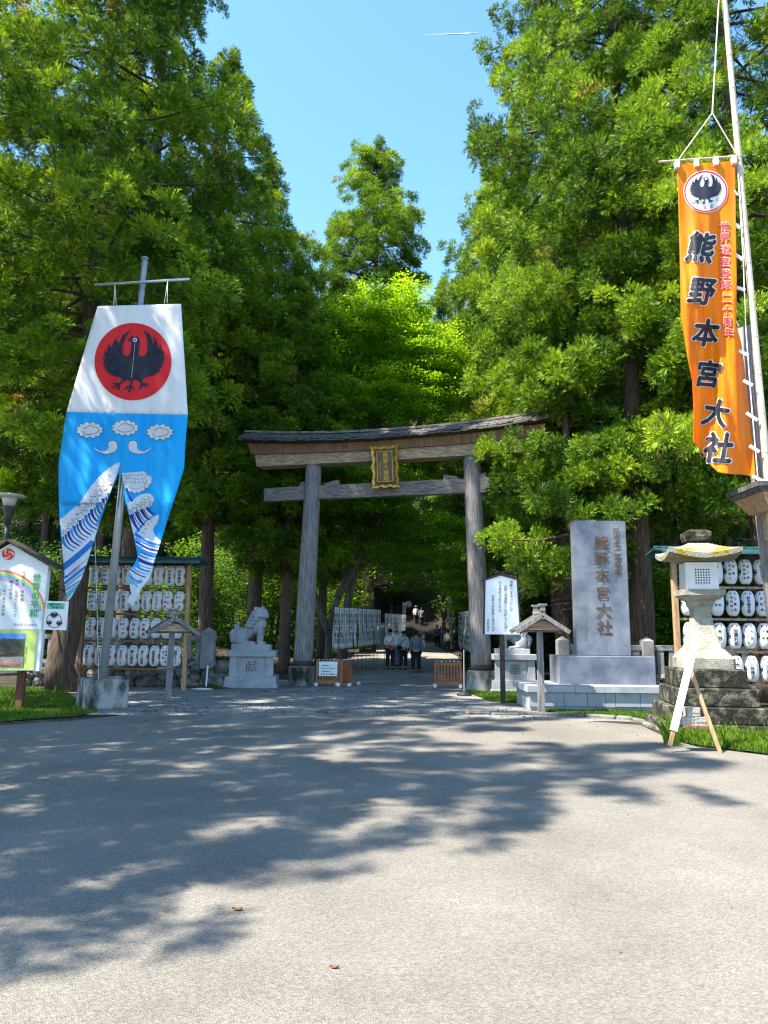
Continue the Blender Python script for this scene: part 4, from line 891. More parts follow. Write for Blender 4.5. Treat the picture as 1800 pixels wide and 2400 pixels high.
# ================================================================== paper lanterns
LR, LH = .143, .556
def lprof(n=22):
    out = []
    for i in range(n + 1):
        t = -1 + 2 * i / n; r = LR * (1 - abs(t) ** 3.6 * .50) * (1 + (.012 if i % 2 else -.006)); out.append((r if 0 < i < n else LR * .44, t * LH / 2))
    return out
def lrad(z): return LR * (1 - abs(z / (LH / 2)) ** 3.6 * .50)
def lantern(c, words, side, crest, label, group, turn):
    e = thing('paper_lantern', c, label, 'lantern', group); C = Vector(c)
    mb = MB(); mb.lathe(lprof(), C, 20); autosmooth(mb.build('shade', MW['paper'], e), 60)
    mb = MB(); mb.lathe([(.066, LH / 2 - .004), (.066, LH / 2 + .022), (.05, LH / 2 + .026)], C, 14); mb.build('rim', MW['ink'], e); mb = MB(); mb.lathe([(.05, -LH / 2 - .02), (.064, -LH / 2 - .016), (.064, -LH / 2 + .004)], C, 14); mb.build('rim', MW['ink'], e); mb = MB()
    mb.tube([C + Vector((-.05, 0, LH / 2 + .02)), C + Vector((0, 0, LH / 2 + .075)), C + Vector((.05, 0, LH / 2 + .02))], .005, 5); mb.build('hanger', MW['ink'], e)
    def fn(off):
        def f(u, v):
            r = lrad(v) * 1.012 + off; a = u / LR + turn; return (C.x + r * math.sin(a), C.y - r * math.cos(a), C.z + v)
        return f
    mb = MB(); put(mb, '奉', -.02 + .055, .212, .042, fn(.004), ysign=1, bold=.05); put(mb, '献', -.02 - .055, .212, .042, fn(.004), ysign=1, bold=.05)
    cols = words.split('|'); n = len(cols)
    for k, w in enumerate(cols):
        if not w: continue
        s = min(.094 if n == 1 else .062, .40 / len(w)); x = (.0 if n == 1 else .038 - .076 * k) - .008
        vtext(mb, w, x, .15 - s * .4 + (0 if len(w) > 3 else -.02), s, fn(.004), pitch=.37 / len(w) if len(w) > 2 else .15, ysign=1, bold=.03)
    mb.build('lettering', MW['ink'], e)
    mb = MB(); cx = side * LR * 1.28; mb.flat([circ(cx, -.005, .075, n=28)], fn(.003), L=.04); cc = mb.build('crest', MW['crestred' if crest == 'r' else 'ink'], e)
    mb = MB()
    for k in range(3):
        a = 2.094 * k; P = [(cx + .05 * math.cos(a + q * .3), -.005 + .05 * math.sin(a + q * .3)) for q in range(6)]; mb.flat(stroke(P, .004, .016), fn(.006))
    mb.build('crest_mark', MW['paintwhite'], cc); e.rotation_euler = (rad(random.uniform(-1.5, 1.5)), rad(random.uniform(-2.5, 2.5)), rad(random.uniform(-5, 5))); return e
Lw = [['まるや', '東野儀|谷河清', '水阪', '福まこと', '和', '田中', 'ひさごや', '㈲仲建設', '㈱仲建設'],
      ['鈴木智|熊野', '川湯|となりで', '湯峯荘', '㈲樹の里', '林業|清', '川上石材店', 'みやずし', '茶房|玉樹屋', '正の家|松井'],
      ['和楽主人|一座', '小野建設', '玉置', '四百蔵|湯', '鈴木組', '水阪組', '吉野|一', 'まや', '会計|太'],
      ['阪南あさひ', '大富建設', '本宮', '㈲平尾サンゴ', '葉山銀堂', '湯川八関庵', '㈲熊野観光', '松葉八郎|旅館', '熊野もうで']]
rown = ['top row', 'second row', 'third row', 'bottom row']; ordn = ['first', 'second', 'third', 'fourth', 'fifth', 'sixth', 'seventh', 'eighth', 'ninth']
YLk = 20.4
def lrx(r, k): v = (1348.6, 1409, 1472, 1536.5)[r]; a = (223.7, 218.5, 212.5, 206.8)[r]; b = (423.5, 420.5, 417, 413.5)[r]; return (v, a + (b - a) * k / 8)
xl0 = sum(at(lrx(r, 0)[1], lrx(r, 0)[0], YLk).x for r in range(4)) / 4; xl1 = sum(at(lrx(r, 8)[1], lrx(r, 8)[0], YLk).x for r in range(4)) / 4
rz = [Z(lrx(r, 4)[0], YLk, 320) for r in range(4)]
for r_ in range(4):
    for k in range(9):
        x = xl0 + (xl1 - xl0) * k / 8
        lantern((x + random.uniform(-.012, .012), YLk + random.uniform(-.01, .01), rz[r_] + random.uniform(-.006, .006)), Lw[r_][k], 1, 'r',
                'red crest lantern, %s from the left in the %s of the left rack' % (ordn[k], rown[r_]), 'paper lanterns on the left rack', .10 + .02 * random.uniform(-1, 1))
def rack(name, xa, xb, Y, zs, zroof, label, over=(.1, .4), mats=('brownwood', 'tanwood'), nmid=0):
    e = thing(name, ((xa + xb) / 2, Y, 0), label, 'rack')
    for i, x in enumerate((xa, xb)): mb = MB(); mb.bbox((x, Y, zroof / 2 - .05), (.115, .115, zroof), .008); mb.build('post', MW[mats[min(i, 1)]], e)
    for z in zs: mb = MB(); mb.bbox(((xa + xb) / 2, Y + .03, z - LH / 2 - .075), (xb - xa - .12, .05, .055), .006); mb.build('rail', MW[mats[0] if nmid == 0 else mats[1]], e)
    mb = MB(); mb.bbox(((xa + xb) / 2, Y + .03, zs[0] + LH / 2 + .09), (xb - xa - .12, .05, .06), .006); mb.build('rail', MW['darkwood'], e)
    mb = MB(); x0, x1 = xa - over[0], xb + over[1]; z = zroof
    prof = [(-.52, -.02), (-.5, .03), (0, .12), (.5, .03), (.52, -.02)]
    for (y0, za), (y1, zb_) in zip(prof[:-1], prof[1:]): mb.add([(x0, Y + y0, z + za), (x1, Y + y0, z + za), (x1, Y + y1, z + zb_), (x0, Y + y1, z + zb_), (x0, Y + y0, z + za - .035), (x1, Y + y0, z + za - .035), (x1, Y + y1, z + zb_ - .035), (x0, Y + y1, z + zb_ - .035)], [(0, 1, 2, 3), (7, 6, 5, 4), (0, 4, 5, 1), (2, 6, 7, 3), (0, 3, 7, 4), (1, 5, 6, 2)])
    mb.tube([(x0, Y, z + .135), (x1, Y, z + .135)], .03, 8)
    n = int((x1 - x0) / .3)
    for i in range(n): xx = x0 + (x1 - x0) * (i + .5) / n; mb.beam((xx, Y - .5, z + .042), (xx, Y - .01, z + .13), .02, .02)
    mb.build('roof', MW['greenroof'], e)
    mb = MB()
    for i in range(5): xx = xa + (xb - xa) * i / 4; mb.beam((xx, Y - .42, z - .04), (xx, Y + .42, z - .04), .06, .06)
    mb.build('rafters', MW['darkwood'], e); return e
rack('lantern_rack', xl0 - .24, xl1 + .24, YLk, rz, Z(1318, 20.4, 330), 'wooden rack with dark green roof holding four rows of lanterns, left of the gate')
YR = 16.5
Rw = [['海老', '谷口', '中', '伊勢|宮内昭士', '鉄工所|沢田展和', '㈱海洋潜水'], ['鈴木', '山', '大坂|天野', '三重県|宮内昭士', '鈴木健太郎', '三重しし|和田勝'], ['石川', '川', '天野', '加藤利明', '大田|山口也', '優貴|太田'], ['木下', '野', '林', '大小', '小谷律子', '三久保太']]
vr = (1340, 1414, 1490, 1567); xr0 = (1601.5, 1610.5, 1616, 1625)
xR = sum(at(xr0[i], vr[i], YR).x for i in range(4)) / 4; rzr = [Z(vr[i], YR, 1700) for i in range(4)]
for r_ in range(4):
    for k in range(6):
        lantern((xR + .333 * k + random.uniform(-.01, .01), YR, rzr[r_]), Rw[r_][k], -1, 'k', 'black crest lantern, %s from the left in the %s of the right rack' % (ordn[k], rown[r_]), 'paper lanterns on the right rack', -.28)
rack('lantern_rack', xR - .27, xR + .333 * 8 + .2, YR, rzr, Z(1298, YR, 1700), 'tan wooden rack with green metal roof holding four rows of lanterns, behind the stone lantern', over=(.42, .3), mats=('tanwood', 'tanwood'), nmid=1)

# ================================================================== stone fences
def pointed_post(x, y, z0, h, w, e=None, name='post', **k):
    mb = MB(); mb.bbox((x, y, z0 + h / 2), (w, w, h), .01); mb.box((x, y, z0 + h + w * .16), (w * .98, w * .98, w * .32), top=(.02, .02)); return mb.build(name, MW['fence'], e)
def fence(xa, xb, Y, z0, h, label, posts, dx=.3):
    e = thing('stone_fence', ((xa + xb) / 2, Y, z0), label, 'fence')
    ps = [xa] + list(posts) + [xb]
    for z in (z0 + .06, z0 + h * .78): mb = MB(); mb.bbox(((xa + xb) / 2, Y, z + .05), (xb - xa, .13, .13), .01); mb.build('rail', MW['fence'], e)
    x = xa + dx / 2
    while x < xb - .05:
        if all(abs(x - p) > .17 for p in posts): mb = MB(); mb.bbox((x, Y, z0 + h * .44), (.17, .1, h * .66), .008); mb.build('baluster', MW['fence'], e)
        x += dx
    for p in posts: pointed_post(p, Y, z0 - .02, h * 1.03, .36 if Y > 20 and p == posts[0] else .28, e)
    return e
def rubble(name, xa, xb, Y, h, label, seed, dp=.4):
    r = random.Random(seed); mb = MB(); x = xa
    while x < xb:
        l = r.uniform(.25, .5); z = 0
        while z < h:
            hh = r.uniform(.18, .34); mb.ell((x + l / 2 + r.uniform(-.05, .05), Y + r.uniform(-.05, .05), z + hh * .45), (l * .62, dp * .5, hh * .62), Euler((r.uniform(-.3, .3), r.uniform(-.4, .4), 0)).to_matrix(), 8, 5); z += hh * .85
        x += l * .9
    return tag(mb.build(name, MW['rubble']), label, 'wall')
YFl = 21.4; zfl = .55
rubble('rubble_wall', X(60, YFl), X(512, YFl), YFl + .05, .58, 'low dark rubble stone wall under the left stone fence', 3)
fence(X(60, YFl), X(508, YFl), YFl, zfl, 1.0, 'grey stone fence behind the left lantern rack', [X(489, YFl), X(395, YFl), X(285, YFl), X(180, YFl)])
YFr = 18.6
rubble('rubble_wall', X(1300, YFr), X(1800, YFr), YFr + .05, .5, 'low dark rubble stone wall behind the stone monument', 4)
fence(X(1304, YFr), X(1810, YFr), YFr, .45, .98, 'grey stone fence behind the stone monument', [X(1318, YFr, 1510), X(1515, YFr, 1510), X(1660, YFr), X(1790, YFr)])
# white drain pipe with splash of lime
mb = MB(); a = at(487, 1560, 20.9); b = at(483, 1608, 20.6); mb.tube([a, b], .022, 8); mb.ell((b.x - .1, b.y, .02), (.3, .12, .03)); tag(mb.build('drain_pipe', MW['white']), 'thin white pipe running down the rubble wall to a white patch', 'pipe')

# ================================================================== stone lion dogs
def pedestal(cx, Y, ang, w, H, ch, label):
    e = thing('stone_pedestal', (cx, Y, 0), label, 'pedestal', 'lion dog pedestals'); Q = Matrix.Rotation(ang, 3, 'Z')
    def bx(name, z0, z1, ww, dd, top=None, b=.012, mat='granite'):
        mb = MB()
        if top: mb.box((cx, Y, (z0 + z1) / 2), (ww, dd, z1 - z0), ang, top=top)
        else: mb.bbox((cx, Y, (z0 + z1) / 2), (ww, dd, z1 - z0), b, ang)
        return mb.build(name, MW[mat], e)
    bx('plinth', 0, .07, w * 1.13, w * .95); bx('base_block', .07, .32, w * 1.08, w * .9, top=(w * 1.05, w * .87)); bx('body', .322, .86, w * .86, w * .68, top=(w * .80, w * .63)); bx('top_slab', .862, H, w, w * .8)
    for s in (-1, 1):
        mb = MB(); c = Vector((cx, Y, .591)) + Q @ Vector((s * w * .375, -w * .335, 0)); mb.box(c, (w * .17, .06, .535), ang, top=(w * .15, .06)); mb.build('corner_post', MW['granite'], e)
    fn = lambda off: (lambda u, v: Vector((cx, Y, .6 + v)) + Q @ Vector((u, -w * .335 - off, 0)))
    mb = MB(); mb.prism([(-w * .25, -.22), (w * .25, -.22), (w * .25, .19), (w * .2, .23), (-w * .2, .23), (-w * .25, .19)], fn(.005), Q @ Vector((0, .04, 0))); mb.build('carved_panel', MW['granite'], e)
    mb = MB(); put(mb, ch, 0, 0, .34, fn(.012), ysign=1, bold=.02); mb.build('lettering', MW['carved'], e); return e
def liondog(cx, Y, z0, flip, s, label, name='lion_dog_statue'):
    mb = MB(); K = lambda x, y, z: (cx + flip * x * s, Y + y * s, z0 + z * s)
    E_ = lambda c, r, ry=0: mb.ell(K(*c), (r[0] * s, r[1] * s, r[2] * s), Matrix.Rotation(ry * flip, 3, 'Y'), 14, 10)
    mb.box(K(.0, 0, .065), (.98 * s, .46 * s, .16 * s))
    E_((-.3, 0, .3), (.20, .19, .2)); E_((-.14, 0, .43), (.26, .165, .17), -.75); E_((.10, 0, .62), (.2, .18, .24), .3); E_((.19, 0, .68), (.17, .17, .2))
    for sd in (-1, 1):   # hind legs folded, front legs straight
        E_((-.26, .15 * sd, .27), (.17, .075, .16), .4); mb.tube([K(-.2, .17 * sd, .2), K(-.02, .18 * sd, .17)], [.055 * s, .05 * s], 10); E_((.02, .18 * sd, .17), (.085, .06, .05))
        mb.tube([K(.2, .1 * sd, .62), K(.22, .12 * sd, .42), K(.2, .12 * sd, .2)], [.1 * s, .075 * s, .06 * s], 10); E_((.24, .12 * sd, .18), (.1, .07, .05))
        for k in range(5): E_((.145, .1 * sd, .48 - .06 * k), (.025, .03, .02), .5)
    E_((.2, -.03, .93), (.19, .17, .17)); E_((.31, -.10, .885), (.12, .12, .09)); E_((.36, -.13, .925), (.05, .055, .035)); E_((.32, -.12, .835), (.1, .1, .035)); E_((.29, -.17, .975), (.05, .035, .03)); E_((.36, -.03, .975), (.035, .05, .03))
    E_((.09, -.12, 1.05), (.06, .035, .055)); E_((.25, .06, 1.07), (.05, .035, .05)); E_((.2, -.1, 1.06), (.08, .06, .03))
    rq = random.Random(3)
    for k in range(34):   # mane curls round the neck
        a = -2.3 + 4.2 * (k % 9) / 8; lv = k // 9; E_((.16 - .07 * lv + .17 * math.cos(a) * -.6, -.02 + .2 * math.sin(a), .86 - .085 * lv), (.055, .05, .05))
    for k in range(6): E_((.02 - .03 * k, 0, .96 - .06 * k), (.06, .1, .05), .6)
    for k in range(5): E_((-.02 - .055 * k, 0, .60 - .055 * k), (.028, .12, .1), -.75)
    pts = [K(-.40, 0, .26), K(-.5, 0, .32), K(-.52, 0, .44), K(-.42, 0, .5), K(-.36, 0, .43), K(-.4, 0, .37)]; mb.tube(spl(pts, 4), [.075 * s] * 8 + [.06 * s] * 8 + [.045 * s] * 5, 10)
    E_((-.42, 0, .55), (.05, .08, .12), -.3); E_((-.37, 0, .64), (.03, .05, .1), -.2); E_((-.47, 0, .26), (.09, .13, .11)); E_((-.30, 0, .5), (.06, .08, .08))
    o = remesh(mb, name, MW['granite'], voxel=.011, O=(cx, Y, z0), smooth_it=0)
    o.location = (cx, Y, z0); return tag(o, label, 'statue', 'stone lion dogs')
cxl = X(593, 21.9, 1560); pedestal(cxl, 21.9, rad(4), 1.36, 1.04, '献', 'granite pedestal with one carved character under the left lion dog'); liondog(cxl - .05, 21.9, 1.04, 1, 1.13, 'grey stone lion dog sitting on the left pedestal, looking towards the gate')
cxr = X(1199, 21.2, 1560); pedestal(cxr, 21.2, rad(3), 1.22, 1.02, '奉', 'granite pedestal under the right lion dog, behind the poem board'); liondog(cxr, 21.2, 1.02, -1, 1.0, 'grey stone lion dog with curled tail, half hidden behind the poem board')

# ================================================================== stone monument
Ym = 15.9
mo = thing('stone_monument', (X(1400, 16.6, 1560), 16.6, 0), 'tall grey stone slab monument with engraved brown characters on a granite platform', 'monument')
x0, x1 = X(1240, Ym, 1640), X(1566, Ym, 1640); zp = .515
mb = MB(); mb.bbox(((x0 + x1) / 2, Ym + .82, .2), (x1 - x0 - .06, 1.6, .4), .01); mb.build('platform_wall', MW['granite'], mo)
for i, (a, b) in enumerate(((0, .1), (.1, .25), (.25, .42), (.42, .55), (.55, .62), (.62, .8), (.8, 1.0))):
    mb = MB(); mb.bbox((x0 + (x1 - x0) * (a + b) / 2, Ym + .015, .235), ((x1 - x0) * (b - a) - .008, .06, .28 if i not in (0, 4) else .30), .004); mb.build('facing_stone', MW['granite'], mo)
mb = MB()
for i in range(3): w_ = (x1 - x0 + .1) / 3; mb.bbox((x0 - .05 + w_ * (i + .5), Ym + .8, zp - .065), (w_ - .005, 1.75, .14), .008)
mb.build('top_slab', MW['granite'], mo)
Yp = 16.35; a, b = X(1310, Yp, 1570), X(1537, Yp, 1570); zq = Z(1538, Yp, 1420)
mb = MB(); mb.bbox(((a + b) / 2, Yp + .45, (zp + zq) / 2), (b - a, .9, zq - zp), .012); mb.build('plinth', MW['polished'], mo)
Ys = 16.6; sA, sB, sC, sD = at(1353, 1537, Ys), at(1479, 1537, Ys), at(1468, 1219, Ys), at(1345, 1221, Ys); 
xb0, xb1 = sA.x, sB.x; xt0, xt1 = sD.x, sC.x; zt = (sC.z + sD.z) / 2; cxm = (xb0 + xb1 + xt0 + xt1) / 4; wb, wt = xb1 - xb0, xt1 - xt0
mb = MB(); mb.box((cxm, Ys + .17, (zq + zt) / 2), (wb, .34, zt - zq), top=(wt, .30)); sl_ = mb.build('slab', MW['polished'], mo)
bmn = bmesh.new(); bmn.from_mesh(sl_.data); bmesh.ops.bevel(bmn, geom=list(bmn.edges), offset=.015, segments=2, affect='EDGES'); bmn.to_mesh(sl_.data); bmn.free()
f = lambda u, v: at(u, v, Ys - .006)
Z9 = lambda x, y: (1320 + x / 4.425, 1200 + y / 4.425)
rg2 = random.Random(6)
mb = MB()
for ch, zx, zy, s in (('熊', 395, 320, 150), ('野', 395, 485, 145), ('本', 405, 655, 145), ('宮', 412, 838, 140), ('大', 420, 1020, 165), ('社', 432, 1200, 165)): put(mb, ch, *Z9(zx, zy), s / 4.425, f, bold=.028, rng=rg2)
mb.build('main_inscription', MW['brown'], mo)
mb = MB()
for ch, zx, zy in zip('日本第一霊験所', (548, 552, 557, 560, 565, 567, 568), (195, 262, 335, 400, 465, 545, 620)): put(mb, ch, *Z9(zx, zy), 66 / 4.425, f, bold=.01, rng=rg2)
mb.build('side_inscription', MW['brown'], mo)
mb = MB()
for i, ch in enumerate('大本山宮司九鬼宗隆書'): put(mb, ch, *Z9(236, 955 + i * 40), 36 / 4.425, f, rng=rg2)
mb.build('signature_inscription', MW['carved'], mo)

# ================================================================== big stone lantern
Yl = 13.2; xl = X(1644, Yl, 1480); LA = rad(-9)
sl2 = thing('stone_lantern', (xl, Yl, 0), 'large mossy stone lantern on stepped base beside the right lantern rack', 'stone lantern')
def blk(name, z0, z1, w0, w1=None, mat='mossstone', b=.02, d=None, dx=0, dy=0):
    mb = MB(); w1 = w1 or w0
    if w1 == w0: mb.bbox((xl + dx, Yl + dy, (z0 + z1) / 2), (w0, d or w0, z1 - z0), b, LA)
    else: mb.box((xl + dx, Yl + dy, (z0 + z1) / 2), (w0, w0, z1 - z0), LA, top=(w1, w1))
    o = mb.build(name, MW[mat], sl2); return o
def zv(v, dY=-.3): return Z(v, Yl + dY, 1650)
zs = [0, .25, .50, .86, 1.14, zv(1522), zv(1408), zv(1380), zv(1319)]
blk('base_step', -.05, .15, 2.5, d=1.75, dx=.4); blk('base_step', .152, .42, 1.62, d=1.5, dx=.06); blk('base_step', .422, .72, 1.34, d=1.3, dx=.03); blk('base_step', .722, 1.03, 1.1, d=1.1)
zA = 1.032; zB = zv(1521); zC = zv(1408)
mb = MB(); prof = [(.43, zA), (.43, zA + .17), (.32, zB - .03), (.30, zB)]
def sq(prof, n=4): # square lofts with corners chamfered
    o = len(mb.v)
    for (w, z) in prof:
        c = w * .12
        for (px_, py_) in ((-w + c, -w), (w - c, -w), (w, -w + c), (w, w - c), (w - c, w), (-w + c, w), (-w, w - c), (-w, -w + c)):
            q = Matrix.Rotation(LA, 3, 'Z') @ Vector((px_, py_, 0)); mb.v.append((xl + q.x, Yl + q.y, z))
    for k in range(len(prof) - 1):
        for i in range(8): j = (i + 1) % 8; mb.f.append((o + k * 8 + i, o + k * 8 + j, o + k * 8 + 8 + j, o + k * 8 + 8 + i)); mb.m.append(0)
    m = len(prof) - 1; mb.f += [tuple(o + i for i in range(7, -1, -1)), tuple(o + m * 8 + i for i in range(8))]; mb.m += [0, 0]
sq(prof); mb.build('pedestal_block', MW['lantstone'], sl2)
mb = MB(); H_ = zC - zB; sq([(.285 - .145 * (1 - (1 - t) ** 2.1) + .07 * max(0, t - .78) / .22, zB + .003 + H_ * t) for t in [i / 12 for i in range(13)]]); autosmooth(mb.build('shaft', MW['lantstone'], sl2), 30)
mb = MB(); zD = zv(1381); sq([(.215, zC + .003), (.36, zC + .10), (.36, zD)]); mb.build('platform', MW['lantstone'], sl2)
zE = zv(1318, -.25); mb = MB(); sq([(.275, zD + .003), (.265, zE)]); fb = mb.build('fire_box', MW['white'], sl2)
Q = Matrix.Rotation(LA, 3, 'Z')
def FB(u, v, off): return Vector((xl, Yl, (zD + zE) / 2 + v)) + Q @ Vector((u, -.272 - off, 0))
mb = MB(); mb.prism([(-.135, -.15), (.135, -.15), (.135, .13), (-.135, .13)], lambda u, v: FB(u, v, .008), Q @ Vector((0, .01, 0))); wn = mb.build('window_panel', MW['white'], fb)
mb = MB()
for i in range(6):
    for j in range(6):
        u = -.11 + .044 * i; v = -.125 + .046 * j; mb.flat([[(u, v - .017), (u + .017, v), (u, v + .017), (u - .017, v)]], lambda a, b: FB(a, b, .0125))
mb.build('lattice_holes', MW['ink'], wn)
# curved roof with upturned corners
def roofz(a, b): # a,b in -1..1
    d = max(abs(a), abs(b)); cr = abs(a * b)
    return .31 * (1 - d) ** 1.05 + .11 * cr ** 1.6 * (d > 0) 
mb = MB(); N = 22; rw = .60; zR = zE + .05
def kp(i, j, lo): a = -1 + 2 * i / N; b = -1 + 2 * j / N; q = Q @ Vector((a * rw, b * rw, 0)); dd = max(abs(a), abs(b)); return (xl + q.x, Yl + q.y, zR + (roofz(a, b) + .085 if not lo else .11 * abs(a * b) ** 1.6 - .06 * (1 - dd)))
for lo in (0, 1):
    o = len(mb.v)
    for j in range(N + 1):
        for i in range(N + 1): mb.v.append(kp(i, j, lo))
    for j in range(N):
        for i in range(N): a = o + j * (N + 1) + i; mb.f.append((a, a + 1, a + N + 2, a + N + 1) if not lo else (a, a + N + 1, a + N + 2, a + 1)); mb.m.append(0)
M1 = (N + 1) ** 2
for i in range(N):
    for (a, b) in ((i, i + 1), (N * (N + 1) + i + 1, N * (N + 1) + i), ((i + 1) * (N + 1), i * (N + 1)), (i * (N + 1) + N, (i + 1) * (N + 1) + N)): mb.f.append((a, a + M1, b + M1, b)); mb.m.append(0)
autosmooth(mb.build('roof', MW['mossroof'], sl2), 45)
mb = MB(); sq([(.20, zR + .34), (.225, zR + .42), (.225, zR + .50), (.15, zR + .545)]); mb.build('finial', MW['mossstone'], sl2)
# ================================================================== A-frame board and weights
af = thing('folding_board', (X(1625, 10.6, 1740), 10.7, 0), 'white and wood folding board seen edge on in the grass before the stone lantern', 'board')
pA = at(1570, 1748, 10.55); pA.z = max(pA.z, .02); pT = at(1629, 1503, 10.7); mb = MB(); d_ = (pA - pT); mb.beam(pT + d_ * .0, pT + d_ * .86, .06, .085, upv=(1, 0, .2)); mb.build('white_panel', MW['white'], af)
mb = MB(); mb.beam(pT + d_ * .862, pA, .04, .05, upv=(1, 0, .2)); mb.build('leg', MW['tanwood'], af)
pC = at(1688, 1757, 10.5); pC.z = 0; pD = at(1617, 1566, 10.8); mb = MB(); mb.beam(pD, pC, .03, .05, upv=(1, 0, .2)); mb.build('leg', MW['tanwood'], af)
mb = MB(); q = at(1590, 1700, 10.7); r2 = at(1662, 1703, 10.75); mb.beam(q, r2, .3, .035); mb.build('crosspiece', MW['brownwood'], af)
for i, (px_, py_, w_, h_, lab) in enumerate(((1606, 1689, 30, 20, 'pale concrete block, left one of the lower pair on the folding board shelf'), (1638, 1690, 30, 20, 'pale concrete block, right one of the lower pair on the folding board shelf'), (1621, 1668, 30, 20, 'pale concrete block on top of the pair on the folding board shelf'))):
    c = at(px_, py_, 10.72); mb = MB(); w2 = w_ / F * 10.7; h2 = h_ / F * 10.7; mb.bbox(c, (w2, .16, h2), .008); mb.bbox((c.x, c.y - .082, c.z), (w2 * .8, .006, .012), .001); tag(mb.build('weight_block', MW['lantstone'], O=c), lab, 'block', 'blocks weighing down the folding board')

# ================================================================== small roofed posts
def roofed(px, vb, Y, w, ztop_, label, shelf=False, yaw=0):
    a = gp(px, vb); x, y = a[0], a[1]; e = thing('roofed_post', (x, y, 0), label, 'post'); Q = Matrix.Rotation(yaw, 3, 'Z'); V = lambda u, d, z: Vector((x, y, z)) + Q @ Vector((u, d, 0))
    ze = ztop_ - .33; mb = MB(); mb.box((x, y, ze / 2 - .02), (.13, .13, ze + .04), yaw, top=(.115, .115)); mb.build('post', MW['oldwood'], e)
    hw = w / 2; dp = .34; rise = .30
    for s in (-1, 1):
        mb = MB(); nb = 5
        for k in range(nb):
            d0 = -dp + 2 * dp * k / nb; d1 = d0 + 2 * dp / nb - .008; th = .035; z1 = ze + rise; z0 = ze - .03 + .0 * k
            P = [V(0, d0, z1), V(s * hw, d0, z0), V(s * hw, d1, z0), V(0, d1, z1)]; R_ = [p + Vector((0, 0, th)) for p in P]; mb.add(P + R_, [(0, 1, 2, 3), (7, 6, 5, 4), (0, 4, 5, 1), (1, 5, 6, 2), (2, 6, 7, 3), (3, 7, 4, 0)])
        mb.build('roof_slope', MW['shingle'], e)
        for dd in (-dp - .02, dp + .02): mb = MB(); mb.beam(V(0, dd, ze + rise - .01), V(s * (hw + .03), dd, ze - .055), .045, .085); mb.build('bargeboard', MW['oldwood'], e)
    mb = MB(); mb.add([V(-hw * .8, -dp * .8, ze - .01), V(hw * .8, -dp * .8, ze - .01), V(hw * .35, -dp * .8, ze + .12), V(0, -dp * .8, ze + .19), V(-hw * .35, -dp * .8, ze + .12)] + [V(-hw * .8, -dp * .8 + .05, ze - .01), V(hw * .8, -dp * .8 + .05, ze - .01), V(hw * .35, -dp * .8 + .05, ze + .12), V(0, -dp * .8 + .05, ze + .19), V(-hw * .35, -dp * .8 + .05, ze + .12)], [(0, 1, 2, 3, 4), (9, 8, 7, 6, 5), (0, 5, 6, 1), (1, 6, 7, 2), (2, 7, 8, 3), (3, 8, 9, 4), (4, 9, 5, 0)]); mb.build('gable_board', MW['beamwood'], e)
    mb = MB(); mb.beam(V(-hw * .9, 0, ze - .03), V(hw * .9, 0, ze - .03), .06, .05); mb.build('cross_beam', MW['oldwood'], e)
    mb = MB(); mb.beam(V(0, -dp, ze + rise + .045), V(0, dp, ze + rise + .045), .13, .07); 
    for dd in (-dp, dp): mb.box(V(0, dd, ze + rise + .13), (.10, .07, .1)); mb.box(V(0, dd, ze + rise + .2), (.17, .1, .035)); mb.box(V(0, dd, ze + rise - .04), (.09, .06, .12), top=(.12, .06))
    mb.build('ridge', MW['oldwood'], e)
    if shelf: mb = MB(); mb.box(V(-.1, -.1, .75), (.34, .12, .03), yaw); mb.build('shelf', MW['oldwood'], e)
    return e
yr1 = gp(1269, 1671)[1]; roofed(1269, 1671, 0, 1.02, Z(1424, yr1, 1260) - .12, 'narrow wooden post with small gabled roof before the granite platform')
yl1 = gp(394, 1644)[1]; roofed(394, 1644, 0, 1.0, Z(1432, yl1, 385) - .12, 'wooden post with small gabled roof and shelf before the left lantern rack', True, rad(24))

# ================================================================== poem board
yb = gp(1180, 1649)[1]; xb = gp(1180, 1649)[0]; pbd = thing('poem_board', (xb, yb, 0), 'white poem board with handwritten lines on a dark post before the right pillar', 'sign')
mb = MB(); zb0 = Z(1489, yb, 1178); mb.box((xb, yb + .05, (zb0 + .4) / 2), (.11, .07, zb0 + .4)); mb.build('post', MW['darkwood'], pbd)
Z10 = lambda x, y: (1100 + x / 5.53, 1320 + y / 5.53)
fb_ = lambda off: (lambda a, b: at(a, b, yb - .02 - off)); PB_ = [Z10(190, 920), Z10(658, 925), Z10(612, 215), Z10(408, 155), Z10(208, 218)]
mb = MB(); mb.prism(PB_, fb_(0), (0, .035, 0)); bd = mb.build('board', MW['board'], pbd)
mb = MB()
for a, b in (((188, 920), (200, 225)), ((662, 925), (622, 215)), ((170, 225), (408, 148)), ((408, 148), (665, 222)), ((330, 128), (575, 90)), ((480, 150), (290, 80))):
    mb.beam(at(*Z10(*a), yb), at(*Z10(*b), yb), .07, .03 if a[0] not in (170, 408) else .045, upv=(0, 1, 0) if 0 else (0, 0, 1) if abs(a[0] - b[0]) > 60 else (1, 0, 0))
mb.build('frame', MW['darkwood'], pbd)
mb = MB(); rp = random.Random(2); f = fb_(.006)
def col(txt, x, y0, y1, s, wob=3):
    for i, ch in enumerate(txt): put(mb, ch, *Z10(x + rp.uniform(-wob, wob), y0 + (y1 - y0) * i / max(1, len(txt) - 1)), s / 5.53, f, rng=rp, sxx=.85)
col('熊野へまゐらむには', 545, 245, 600, 46); col('紀路と伊勢路とどれ近しどれ遠し', 470, 300, 865, 46); col('広大慈悲の道なれば', 397, 245, 610, 46); col('紀路も伊勢路も遠からず', 308, 430, 870, 46); col('梁塵秘抄', 243, 740, 870, 40)
mb.build('lettering', MW['green'] if 0 else MW['ink'], bd)

